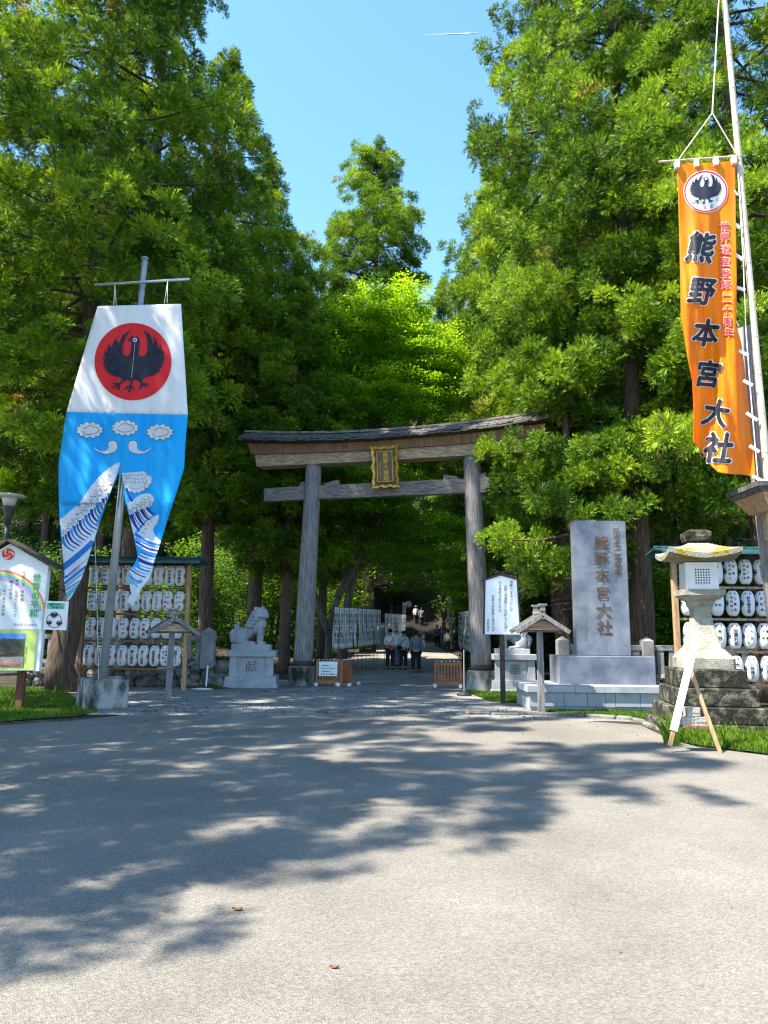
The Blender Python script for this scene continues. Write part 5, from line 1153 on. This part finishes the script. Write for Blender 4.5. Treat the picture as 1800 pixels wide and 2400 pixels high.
# ================================================================== gabled notice board, left edge
Yn = 15.0; nb_ = thing('notice_board', (X(24, Yn, 1640), Yn, 0), 'white gabled notice board with rainbow and green characters at the left edge', 'sign')
Z11 = lambda x, y: (x / 3.95, 1140 + y / 3.95)
fn_ = lambda off: (lambda a, b: at(a, b, Yn - off))
mb = MB(); mb.prism([Z11(360, 1708), Z11(452, 738), Z11(95, 528), Z11(-262, 738), Z11(-330, 1708)], fn_(0), (0, .12, 0)); bdn = mb.build('board', MW['board'], nb_)
mb = MB(); mb.prism([Z11(380, 1322), Z11(445, 760), Z11(-240, 756), Z11(-300, 1322)], fn_(.02), (0, .015, 0)); p1 = mb.build('upper_panel', MW['board'], nb_)
def gt(name, polys, mat, off, par, L=None): mb = MB(); mb.flat([[Z11(*q) for q in p] for p in polys], fn_(off), L=L); return mb.build(name, MW[mat], par)
vm_ = circ(76, 626, 58, 54, 30); gt('crest', [vm_], 'vermil', .012, bdn)
mc = []
for k in range(3):
    a0 = 2.094 * k + .5; mc += stroke([(76 + (14 + 7.2 * q) * math.cos(a0 + q * .36), 626 + (14 + 6.6 * q) * math.sin(a0 + q * .36)) for q in range(6)], 3, 13)
gt('crest_lines', mc, 'board', .016, bdn)
rbm = [('rainbow_red', (.75, .22, .2)), ('rainbow_yellow', (.75, .66, .2)), ('rainbow_green', (.35, .62, .3)), ('rainbow_blue', (.2, .5, .72)), ('rainbow_violet', (.45, .42, .72)), ('rainbow_pink', (.75, .4, .62))]
rb = None
for i, (nm, c) in enumerate(rbm):
    MW[nm] = M(nm, c, c, bump=0); R0 = 425 - i * 17; P = [(0 + R0 * 1.0 * math.cos(t), 1190 - R0 * .98 * math.sin(t)) for t in [math.pi * (0.03 + .5 * j / 18) for j in range(19)]]
    P2 = [(0 + (R0 - 17.5) * math.cos(t), 1190 - (R0 - 17.5) * .98 * math.sin(t)) for t in [math.pi * (0.03 + .5 * j / 18) for j in range(19)]]
    gt('rainbow', [[P[j], P[j + 1], P2[j + 1], P2[j]] for j in range(18)], nm, .0235, p1)
mb = MB()
for i, ch in enumerate('世界の平和'): put(mb, ch, *Z11(342 - 8 * i, 845 + 82 * i), 80 / 3.95, fn_(.027), bold=.035)
mb.build('green_title', MW['green'], p1)
mb = MB(); f = fn_(.027)
for txt, x, y0, s in (('令和六年', 222, 800, 34), ('甲辰歳', 205, 975, 36), ('本年、皆様方にとって', 158, 870, 34), ('輝きのある', 105, 885, 34), ('一年であります様', 42, 930, 34), ('元旦', 5, 960, 34)):
    for i, ch in enumerate(txt): put(mb, ch, *Z11(x - 2.2 * i, y0 + 36 * i), s / 3.95, f, rng=rp)
mb.build('black_text', MW['ink'], p1)
mb = MB(); xx = 128
for ch in 'World of peace':
    if ch != ' ': put(mb, ch, *Z11(xx + 8, 1278), 33 / 3.95, f)
    xx += {'W': 26, 'l': 10, 'r': 12, ' ': 10, 'f': 12}.get(ch, 17)
mb.build('blue_text', MW['inkblue'], p1)
MW['picsky'] = M('picture_sky', (.10, .28, .72), (.16, .36, .8), bump=0); MW['pictree'] = M('picture_trees', (.03, .045, .03), (.09, .10, .06), scale=9, bump=0); MW['picground'] = M('picture_ground', (.20, .19, .18), (.32, .30, .28), bump=0, scale=8); MW['picgreen'] = M('picture_border', (.42, .55, .14), (.52, .64, .2), bump=0); MW['picpink'] = M('picture_words', (.7, .2, .2), bump=0); MW['picroof'] = M('picture_roof', (.07, .05, .045), (.12, .09, .08), bump=0)
mb = MB(); mb.prism([Z11(310, 1700), Z11(345, 1332), Z11(-250, 1328), Z11(-290, 1695)], fn_(.02), (0, .015, 0)); p2 = mb.build('picture_panel', MW['picgreen'], nb_)
gt('picture', [[(210, 1668), (238, 1362), (-150, 1360), (-180, 1668)]], 'picsky', .024, p2)
tr_ = [(-165, 1450)] + [(-160 + i * 13, 1425 - 30 * abs(math.sin(i * 1.7)) + (14 if i % 2 else 0)) for i in range(31)] + [(228, 1420), (216, 1600), (-175, 1600)]
gt('picture_trees', [tr_], 'pictree', .027, p2); gt('picture_ground', [[(218, 1575), (210, 1668), (-180, 1668), (-172, 1585)]], 'picground', .030, p2)
gt('picture_roof', [[(0, 1530), (40, 1500), (130, 1510), (160, 1545), (0, 1560)], [(-120, 1550), (-90, 1515), (-10, 1520), (0, 1560)]], 'picroof', .033, p2)
mb = MB()
for i, ch in enumerate('八咫烏創建三千周年'): put(mb, ch, *Z11(-75 + 30 * i, 1640), 32 / 3.95, fn_(.036), bold=.04)
mb.build('picture_words', MW['picpink'], p2)
mb = MB()
for i, ch in enumerate('御田植（日付神）'): put(mb, ch, *Z11(244 - 2.4 * i, 1495 + 22 * i), 20 / 3.95, fn_(.027))
mb.build('side_words', MW['ink'], p2)
mb = MB()
for s in (1, -1):
    a = at(*Z11(95, 512), Yn); b = at(*Z11(95 + s * 450 if s > 0 else -355, 768), Yn); a1 = a + Vector((0, -.12, 0)); b1 = b + Vector((0, -.12, 0)); dY = Vector((0, .55, 0)); th = Vector((0, 0, .05))
    P = [a1, b1, b1 + dY, a1 + dY]; mb.add(P + [p + th for p in P], [(0, 1, 2, 3), (7, 6, 5, 4), (0, 4, 5, 1), (1, 5, 6, 2), (2, 6, 7, 3), (3, 7, 4, 0)])
mb.build('roof', MW['darkwood'], nb_)
for px_ in (50, -40): x = X(px_, Yn + .2, 1600); mb = MB(); mb.box((x, Yn + .2, .65), (.14, .12, 1.5)); mb.build('post', MW['redwood'], nb_)
ss = thing('crow_notice', at(130, 1476, 14.92), 'small white notice with green label and three little crows beside the gabled board', 'sign')
Z12 = lambda x, y: (x / 3.95, 1140 + y / 3.95); f12 = lambda off: (lambda a, b: at(a, b, 14.92 - off))
def g2(name, polys, mat, off, par): mb = MB(); mb.flat([[Z12(*q) for q in p] for p in polys], f12(off)); return mb.build(name, MW[mat], par)
mb = MB(); mb.prism([Z12(395, 1325), Z12(612, 1332), Z12(636, 1066), Z12(428, 1060)], f12(0), (0, .02, 0)); sb = mb.build('board', MW['board'], ss)
MW['labelgreen'] = M('label_green', (.16, .55, .36), (.2, .6, .4), bump=0)
lg = g2('green_label', [[(432, 1132), (595, 1138), (600, 1080), (436, 1075)]], 'labelgreen', .004, sb)
mb = MB()
for i, ch in enumerate('熊野三山の'): put(mb, ch, *Z12(465 + 22 * i, 1092), 22 / 3.95, f12(.008), bold=.03)
for i, ch in enumerate('守り烏です'): put(mb, ch, *Z12(485 + 22 * i, 1120), 22 / 3.95, f12(.008), bold=.03)
mb.build('label_text', MW['ink'], lg)
g2('ring', stroke(circ(500, 1240, 68, 66, 36) + [(568, 1240), (568, 1241)], 7), 'red', .004, sb)
sc_ = lambda cx, cy, k: [[(cx + (x - 905) * k, cy + (y - 1130) * k) for x, y in CROW]]
g2('crow', sc_(500, 1190, .11), 'ink', .008, sb); g2('crow', sc_(455, 1262, .085), 'ink', .008, sb); g2('crow', sc_(548, 1265, .09), 'ink', .008, sb)
# street lamp behind the notice board
ly = 17.0; lp = thing('street_lamp', (X(6, ly, 1500), ly, 0), 'street lamp with pale glass and flat round hat behind the notice board', 'street lamp')
c = at(21, 1187, ly); x = c.x; zl = c.z
mb = MB(); mb.lathe([(.075, 0), (.06, 1.0), (.052, zl - .4)], (x, ly, 0), 12); mb.build('post', MW['lampmetal'], lp, smooth=True)
mb = MB(); mb.lathe([(.07, -.42), (.08, -.2), (.15, -.02), (.15, 0)], (x, ly, zl + .0), 16); mb.build('neck', MW['lampmetal'], lp, smooth=True)
mb = MB(); mb.lathe([(.12, 0), (.15, .12), (.17, .2)], (x, ly, zl + .005), 18); mb.build('glass', MW['lampglass'], lp, smooth=True)
mb = MB(); mb.lathe([(.2, .207), (.36, .235), (.33, .27), (.1, .31), (.02, .32)], (x, ly, zl), 24); mb.build('hat', MW['lampglass'], lp, smooth=True)
# ================================================================== prayer banners along the path
def nobori(a, b, z0, h, pos, label, group, text='熊野大権現'):
    a = Vector((a[0], a[1], 0)); b = Vector((b[0], b[1], 0)); e_ = (b - a); w = e_.length; e_.normalize(); n = Vector((e_.y, -e_.x, 0)); base = hz(a.x, a.y)
    e = thing('prayer_banner', (a.x, a.y, base), label, 'banner', group)
    r = random.Random(int(a.y * 97 + a.x * 31)); ph = r.uniform(0, 6)
    def f(u, v, off=0): return a + e_ * (u * w + .02 * math.sin(v * 4 + ph)) + n * (.045 * math.sin(u * 5 + v * 3 + ph) * min(1, v * 1.5) + off) + Vector((0, 0, base + z0 + h * (1 - v)))
    mb = MB(); N1, N2 = 6, 10
    for j in range(N2 + 1):
        for i in range(N1 + 1): mb.v.append(tuple(f(i / N1, j / N2)))
    for j in range(N2):
        for i in range(N1): q = j * (N1 + 1) + i; mb.f.append((q, q + 1, q + N1 + 2, q + N1 + 1)); mb.m.append(0)
    o = mb.build('cloth', MW['nobori'], e, smooth=True); sd = o.modifiers.new('thick', 'SOLIDIFY'); sd.thickness = .004; sd.offset = 0
    mb = MB()
    for k, ch in enumerate(text): put(mb, ch, .5, .2 + .155 * k, 1.0, lambda x, y, k=k: f(.5 + (x - .5) * .74, .2 + .155 * k + (y - (.2 + .155 * k)) * .15, side * .012))
    put(mb, '奉', .5, .07, 1, lambda x, y: f(.5 + (x - .5) * .3, .07 + (y - .07) * .06, side * .012)); mb.build('lettering', MW['ink'], e)
    mb = MB(); mb.tube([a + Vector((0, 0, base)), a + Vector((0, 0, base + z0 + h + .1))], .009, 6); mb.tube([f(-.02, -.015), f(1.02, -.015)], .008, 5); mb.build('pole', MW['darkwood'], e)
    return e
def row(pa, pb, n, z0, h, label, group, sd):
    global side
    side = sd
    A = Vector(pa); B = Vector(pb)
    for i in range(n):
        s = A + (B - A) * i / n; t = A + (B - A) * (i + .93) / n; nobori(s, t, z0, h, i, label(i), group)
x1, x2 = X(783, 24.6, 1470), X(893, 31.0, 1470)
row((x1, 24.6), (x2, 31), 11, 1.0, 1.38, lambda i: 'white prayer banner with black characters, %s of the eleven from the left pillar' % (ordn + ['tenth', 'eleventh'])[i], 'white prayer banners left of the path', 1)
x1, x2 = X(902, 33, 1470), X(952, 40.5, 1470)
row((x1, 33), (x2, 40.5), 6, .95, 1.3, lambda i: 'white prayer banner of the farther left row, %s counted from its near end' % ordn[i], 'white prayer banners left of the path', 1)
x1, x2 = X(1104, 25, 1470), X(1074, 32, 1470)
row((x1, 25), (x2, 32), 6, .95, 1.38, lambda i: 'white prayer banner right of the path behind the right pillar, %s from the near end' % ordn[i], 'white prayer banners right of the path', -1)
# tall banner by the stairs, small stone lantern by the path
side = 1
def tallb(px, Y, v0, v1, label):
    x = X(px, Y, v1); z1 = Z(v0, Y, px) - hz(x, Y); z0 = Z(v1, Y, px) - hz(x, Y); nobori((x, Y), (x + .28, Y - .05), z0, z1 - z0, 0, label, 'tall banners by the stairs')
side = 1
tallb(1048, 50, 1395, 1452, 'tall narrow white banner hanging at the right of the stone stairs'); tallb(943, 54, 1412, 1460, 'narrow white banner at the left of the stone stairs')
xs_ = X(1058, 49, 1500); sl3 = thing('stone_lantern', (xs_, 49, hz(xs_, 49)), 'small stone lantern beside the path near the foot of the stairs', 'stone lantern'); h0 = hz(xs_, 49); k = .92
mb = MB(); mb.lathe([(.32 * k, 0), (.3 * k, .2), (.16 * k, .28), (.13 * k, .9), (.15 * k, 1.2)], (xs_, 49, h0), 12); mb.build('shaft', MW['fence'], sl3)
mb = MB(); mb.lathe([(.18 * k, 1.203), (.32 * k, 1.3), (.3 * k, 1.36)], (xs_, 49, h0), 8); mb.build('platform', MW['fence'], sl3)
mb = MB(); mb.lathe([(.2 * k, 1.363), (.2 * k, 1.66)], (xs_, 49, h0), 6); mb.build('fire_box', MW['fence'], sl3)
mb = MB(); mb.lathe([(.46 * k, 1.663), (.42 * k, 1.72), (.15 * k, 1.9), (.1 * k, 2.0), (.02, 2.08)], (xs_, 49, h0), 6); mb.build('roof', MW['fence'], sl3)
# stairs
sx0, sx1 = X(925, 60, 1500), X(1060, 60, 1500); mb = MB()
for i in range(42):
    y = 60 + .333 * i; z = .6 + .167 * (i + 1); mb.bbox(((sx0 + sx1) / 2, y + .4, z - .2 + .01), (sx1 - sx0, .8, .4), .012)
struct(mb.build('stairs', MW['stairstone']))
for s, xx in ((0, sx0 - .2), (1, sx1 + .2)):
    mb = MB(); mb.beam((xx, 60, .75), (xx, 74, 7.75), .3, .5); struct(mb.build('stair_side_wall', MW['rubble']))
# wooden barriers
def barrier(px, vb, Y, w, label, ang=0, notice=False, h=.74):
    x = X(px, Y, 1580); e = thing('wooden_barrier', (x, Y, 0), label, 'barrier', 'low wooden barriers in the gateway'); Q = Matrix.Rotation(ang, 3, 'Z'); V = lambda u, d, z: Vector((x, Y, z)) + Q @ Vector((u, d, 0))
    for s in (-1, 1):
        mb = MB(); mb.box(V(s * w / 2, 0, h / 2 + .03), (.055, .07, h), ang); mb.build('post', MW['barrier'], e)
        mb = MB(); mb.box(V(s * w / 2, 0, .05), (.08, .5, .07), ang); mb.build('foot', MW['barrier'], e)
        for q in (-1, 1): mb = MB(); mb.bbox(V(s * w / 2, q * .2 - .06, .06), (.1, .09, .1), .012, ang); mb.build('foot_weight', MW['white'], e)
    for z in (.12, h - .06): mb = MB(); mb.box(V(0, 0, z), (w - .05, .04, .09), ang); mb.build('rail', MW['barrier'], e)
    n = 7
    for i in range(n): mb = MB(); u = -w / 2 + w * (i + 1) / (n + 1); mb.box(V(u, .0, h / 2), (.05, .025, h - .2), ang); mb.build('slat', MW['barrier'], e)
    for i in range(6): mb = MB(); u = -w / 2 + w * (i + .5) / 6; mb.ell(V(u, 0, h + .02), (.03, .03, .02), None, 8, 5); mb.build('knob', MW['white'], e)
    if notice:
        mb = MB(); mb.bbox(V(0, -.06, .5), (w * .84, .012, .42), .004, ang); nn = mb.build('notice', MW['board'], e); mb = MB()
        for r__, t in enumerate(('一、自転車等の', '乗り入れはご遠慮下さい', '一、車両の通行は', '許可者以外ご遠慮願います')): htext(mb, t, -w * .36 + (.05 if r__ % 2 else 0), .6 - .085 * r__, .042, lambda a, b: V(a, -.07, b), ysign=1, bold=.02)
        mb.build('lettering', MW['ink'], nn)
    return e
barrier(769, 1604, 22.4, .66, 'brown wooden barrier with white notice next to the left pillar', notice=True)
barrier(812, 1606, 22.6, .66, 'brown wooden barrier turned end on, right of the one with the notice', ang=rad(68))
barrier(1050, 1610, 22.2, .74, 'brown slatted wooden barrier left of the right gate pillar', ang=rad(-6))
# folding table
tb = thing('folding_table', (X(705, 21.9, 1600), 21.9, 0), 'small brown folding table with thin metal legs before the left pillar', 'table'); x = X(705, 21.9, 1600)
mb = MB(); mb.bbox((x, 21.8, .58), (.64, .42, .03), .006); mb.build('tabletop', MW['brownwood'], tb)
for s in (-1, 1):
    for q in (-1, 1): mb = MB(); mb.tube([(x + s * .28, 21.8 + q * .17, 0), (x + s * .27, 21.8 + q * .16, .565)], .011, 6); mb.build('leg', MW['lampmetal'], tb)
    mb = MB(); mb.tube([(x + s * .28, 21.63, .2), (x + s * .28, 21.97, .2)], .009, 6); mb.build('brace', MW['lampmetal'], tb)
# thin stand with round base
gx, gy = gp(1088, 1630); st = thing('pole_stand', (gx, gy, 0), 'thin grey pole on a round black base before the right pillar', 'stand'); mb = MB(); mb.lathe([(.2, 0), (.19, .04), (.05, .08), (.03, .12)], (gx, gy, 0), 18); mb.build('base', MW['ink'], st, smooth=True)
mb = MB(); mb.tube([(gx, gy, .1), (gx, gy, 1.15)], .014, 8); mb.build('pole', MW['steel'], st)
# ================================================================== people
def skin_mesh(name, verts, edges, rad_, mat, parent, O, sub=1, root=0):
    me = bpy.data.meshes.new(name); me.from_pydata([(v[0] - O[0], v[1] - O[1], v[2] - O[2]) for v in verts], edges, []); o = bpy.data.objects.new(name, me); COL.objects.link(o)
    md = o.modifiers.new('s', 'SKIN'); md.use_smooth_shade = True
    for i, r in enumerate(rad_): s = me.skin_vertices[0].data[i]; s.radius = r if isinstance(r, tuple) else (r, r); s.use_root = (i == root)
    sb_ = o.modifiers.new('u', 'SUBSURF'); sb_.levels = sub; sb_.render_levels = sub
    dg = bpy.context.evaluated_depsgraph_get(); m2 = bpy.data.meshes.new_from_object(o.evaluated_get(dg)); o.modifiers.clear(); o.data = m2; bpy.data.meshes.remove(me); m2.name = name
    m2.materials.clear(); m2.materials.append(mat); 
    if parent is not None: o.parent = parent
    ORG[o.name] = Vector(O); return o
def person(x, y, z, H, yaw, top, bottom, label, hat=None, bag=None, legs=.08, arm=(0, 0), lean=0, hairm='hair', step=0.0, group='visitors walking to the shrine'):
    O = (x, y, z); e = thing('person', O, label, 'person', group); Q = Matrix.Rotation(yaw, 3, 'Z')
    def P(u, d, h): d2 = d + lean * max(0, h - .5); q = Q @ Vector((u * H, d2 * H, 0)); return (x + q.x, y + q.y, z + h * H)
    # facing -d (towards viewer when yaw = 0)
    J = dict(pel=P(0, 0, .53), sp=P(0, 0, .62), ch=P(0, .005, .74), nk=P(0, .0, .835), hd=P(0, -.005, .885), ht=P(0, 0, .95))
    vs = [J['pel'], J['sp'], J['ch'], J['nk'], J['hd'], J['ht']]; ed = [(0, 1), (1, 2), (2, 3), (3, 4), (4, 5)]; rs = [.070, .062, .072, .033, .052, .042]
    arms = []; lg = []
    for s, aa in ((-1, arm[0]), (1, arm[1])):
        sh = P(s * .10, 0, .795); el = P(s * (.135 + .02 * aa), -.03 * aa, .64); wr = P(s * (.13 - .03 * aa), -.13 * aa - .01, .50 + .14 * aa); pm = P(s * (.128 - .04 * aa), -.17 * aa - .015, .462 + .15 * aa)
        i = len(vs); vs += [sh, el, wr, pm]; ed += [(2, i), (i, i + 1), (i + 1, i + 2), (i + 2, i + 3)]; rs += [.036, .028, .017, (.020, .012)]; arms.append((sh, el, wr))
        for k, (fu, fl) in enumerate(((-.014, .040), (-.005, .046), (.005, .043), (.013, .034))):
            vs.append(tuple(Vector(pm) + Q @ Vector((fu * H * .6, fu * H, 0)) + Vector((0, 0, -fl * H)) + Q @ Vector((0, -.012 * H, 0)))); ed.append((i + 3, len(vs) - 1)); rs.append(.0055)
        vs.append(tuple(Vector(wr) + Q @ Vector((-s * .008 * H, -.024 * H, -.03 * H)))); ed.append((i + 2, len(vs) - 1)); rs.append(.006)
    for s in (-1, 1):
        hp = P(s * .05, 0, .49); kn = P(s * (.05 + legs * .2), -.02 + s * step * .5, .27); an = P(s * (.05 + legs * .3), s * step, .045); to = P(s * (.055 + legs * .35), s * step - .09, .018)
        i = len(vs); vs += [hp, kn, an, to]; ed += [(0, i), (i, i + 1), (i + 1, i + 2), (i + 2, i + 3)]; rs += [.068, .046, .03, .026]; lg.append((hp, kn, an, to))
    R = [(r[0] * H, r[1] * H) if isinstance(r, tuple) else r * H for r in rs]
    skin_mesh('body', vs, ed, R, MW['skin'], e, O)
    # clothes
    cv = [P(0, 0, .50), J['sp'], J['ch'], P(0, 0, .80)]; ce = [(0, 1), (1, 2), (2, 3)]; crr = [.098, .088, .098, .06]
    for (sh, el, wr) in arms: i = len(cv); cv += [sh, el, wr]; ce += [(2, i), (i, i + 1), (i + 1, i + 2)]; crr += [.046, .038, .030]
    skin_mesh('top', cv, ce, [r * H for r in crr], top, e, O)
    cv = [P(0, 0, .55)]; ce = []; crr = [.094]
    for (hp, kn, an, to) in lg: i = len(cv); an2 = tuple(Vector(an) + Vector((0, 0, .01 * H))); cv += [hp, kn, an2]; ce += [(0, i), (i, i + 1), (i + 1, i + 2)]; crr += [.078, .056, .044]
    skin_mesh('trousers', cv, ce, [r * H for r in crr], bottom, e, O)
    for (hp, kn, an, to) in lg: mb = MB(); c = (Vector(an) + Vector(to)) / 2; mb.ell((c.x, c.y, z + .022 * H), (.036 * H, .075 * H, .026 * H), Q, 10, 6); mb.build('shoe', MW['ink'], e)
    # head details: nose, eyes, ears, mouth, hair
    hc = Vector(P(0, 0, .918)); mb = MB(); V = lambda u, d, h: hc + Q @ Vector((u * H, d * H, h * H)); mb.ell(V(0, .008, .012), (.054 * H, .058 * H, .058 * H), Q, 12, 8); mb.ell(V(0, .03, -.02), (.045 * H, .032 * H, .045 * H), Q, 10, 6); mb.build('hair', MW[hairm], e)
    mb = MB(); mb.ell(V(0, -.056, -.012), (.007 * H, .010 * H, .012 * H), Q, 8, 5)
    for s in (-1, 1): mb.ell(V(s * .052, .0, -.008), (.006 * H, .012 * H, .016 * H), Q, 8, 5)
    mb.build('face', MW['skin'], e); mb = MB()
    for s in (-1, 1): mb.ell(V(s * .018, -.051, .0), (.006 * H, .004 * H, .004 * H), Q, 6, 4)
    mb.ell(V(0, -.05, -.032), (.013 * H, .004 * H, .003 * H), Q, 6, 4); mb.build('eyes_and_mouth', MW['hair'], e)
    if hat: mb = MB(); mb.ell(V(0, .004, .032), (.058 * H, .062 * H, .04 * H), Q, 12, 8); mb.lathe([(.058 * H, 0), (.088 * H, -.006 * H), (.06 * H, .012 * H)], V(0, -.01, .022), 14); mb.build('hat', hat, e)
    if bag:
        kind, m_ = bag
        if kind == 'back': mb = MB(); mb.bbox(Vector(P(0, .125, .70)), (.17 * H, .09 * H, .22 * H), .02 * H, yaw); mb.build('backpack', m_, e)
        else:
            mb = MB(); mb.ell(P(-.07, -.10, .55), (.10 * H, .035 * H, .05 * H), Q, 12, 8); mb.tube([P(-.13, -.1, .57), P(.0, -.115, .68), P(.09, -.06, .80), P(.1, .03, .81)], .008 * H, 6); mb.build('shoulder_bag', m_, e)
    return e
cw = cloth_mat('cloth_pale', (.60, .64, .68)); cg = cloth_mat('cloth_grey_blue', (.16, .20, .30)); cl = cloth_mat('cloth_lavender', (.42, .38, .50)); crd = cloth_mat('cloth_red', (.55, .03, .03)); cgr = cloth_mat('cloth_grey_green', (.14, .15, .12)); cbe = cloth_mat('cloth_beige', (.42, .36, .28)); cbl = cloth_mat('cloth_light_blue', (.42, .50, .64)); blk_ = MW['black']; cwh = cloth_mat('cloth_white_top', (.72, .74, .76))
def pp(px, Y, H, yaw, top, bottom, label, dz=0, **k):
    x = X(px, Y, 1540); return person(x, Y, hz(x, Y) + .012 + dz, H, yaw, top, bottom, label, **k)
PI = math.pi
pp(975, 28.5, 1.62, PI, cg, blk_, 'person in grey blue top and black trousers seen from behind on the path', hat=None, step=.03)
pp(946, 30.5, 1.55, -.5, cw, blk_, 'person in white cardigan with black shoulder bag and cap beside the path', hat=blk_, bag=('side', blk_), arm=(.5, .2))
pp(914, 30.2, 1.62, .3, cwh, blk_, 'person in white top and dark hat holding a red bundle', hat=blk_, bag=('side', crd), arm=(.7, .5))
pp(928, 32.5, 1.6, .8, cwh, cg, 'person in white top standing half hidden behind two others', arm=(.3, .3), hat=cbe)
pp(992, 50, 1.2, PI, crd, cwh, 'small person in red jacket with pale backpack walking to the stairs', bag=('back', cbe), hat=cbe, step=.03)
pp(1025, 56, 1.6, PI, cgr, blk_, 'person in grey green top at the foot of the stairs')
pp(1038, 57, 1.68, PI, cbl, cg, 'person in light blue shirt with dark bag at the foot of the stairs', bag=('back', cg))
pp(1049, 46, 1.42, PI, cbe, blk_, 'person in beige top leaning forward on the path before the stairs', lean=.12, bag=('back', cbe), step=.04)
pp(1092, 30, 1.5, PI + .4, cbl, blk_, 'person in pale blue shirt half hidden behind the right pillar', arm=(.5, .5), step=.04)
for px, i, top, lab, hat in ((958, 13, cwh, 'person in white halfway up the stairs, leftmost', None), (975, 9, cwh, 'person in white top and white hat climbing the stairs', cwh), (988, 8, cg, 'person in dark top climbing the stairs beside the one in the white hat', None), (1040, 20, cgr, 'person in dark top high on the right of the stairs', None)):
    Y = 60 + .333 * i + .25; x = X(px, Y, 1440); person(x, Y, .6 + .167 * (i + 1) + .012, 1.55, PI, top, blk_, lab, hat=hat, step=.05)
# ================================================================== small things on the ground, contrail
for i, (px, py, s, lab) in enumerate(((556, 2136, .03, 'curled brown dead leaf alone on the asphalt, nearer the middle of the plaza'), (783, 2272, .022, 'small brown dead leaf on the asphalt closest to the viewer'))):
    x, y = gp(px, py); mb = MB(); n = 8
    for k in range(n + 1):
        t = k / n - .5; w = s * .45 * math.cos(t * 3); mb.v += [(x + t * 2 * s, y - w, .012 + .5 * s * abs(t)), (x + t * 2 * s + .002, y, .008 + s * abs(t) * .3), (x + t * 2 * s, y + w, .014 + .6 * s * abs(t))]
    for k in range(n):
        for q in range(2): a = k * 3 + q; mb.f.append((a, a + 3, a + 4, a + 1)); mb.m.append(0)
    o = mb.build('dead_leaf', MW['leafred'], O=(x, y, .004)); sd = o.modifiers.new('thick', 'SOLIDIFY'); sd.thickness = .001; tag(o, lab, 'leaf', 'fallen leaves on the asphalt')
mb = MB(); a = at(998, 82, 3000); b = at(1117, 78, 3000); mb.tube([a + (b - a) * i / 12 for i in range(13)], [.5 + 2.2 * (i / 12) ** .6 for i in range(13)], 8, wob=.25)
tag(mb.build('contrail', M('contrail_white', (.8, .82, .85), (.8, .82, .85), bump=0), smooth=True), 'thin white aircraft trail in the blue sky', 'contrail', kind='stuff')
for o in bpy.data.objects:
    if o.get('category') == 'person': pass
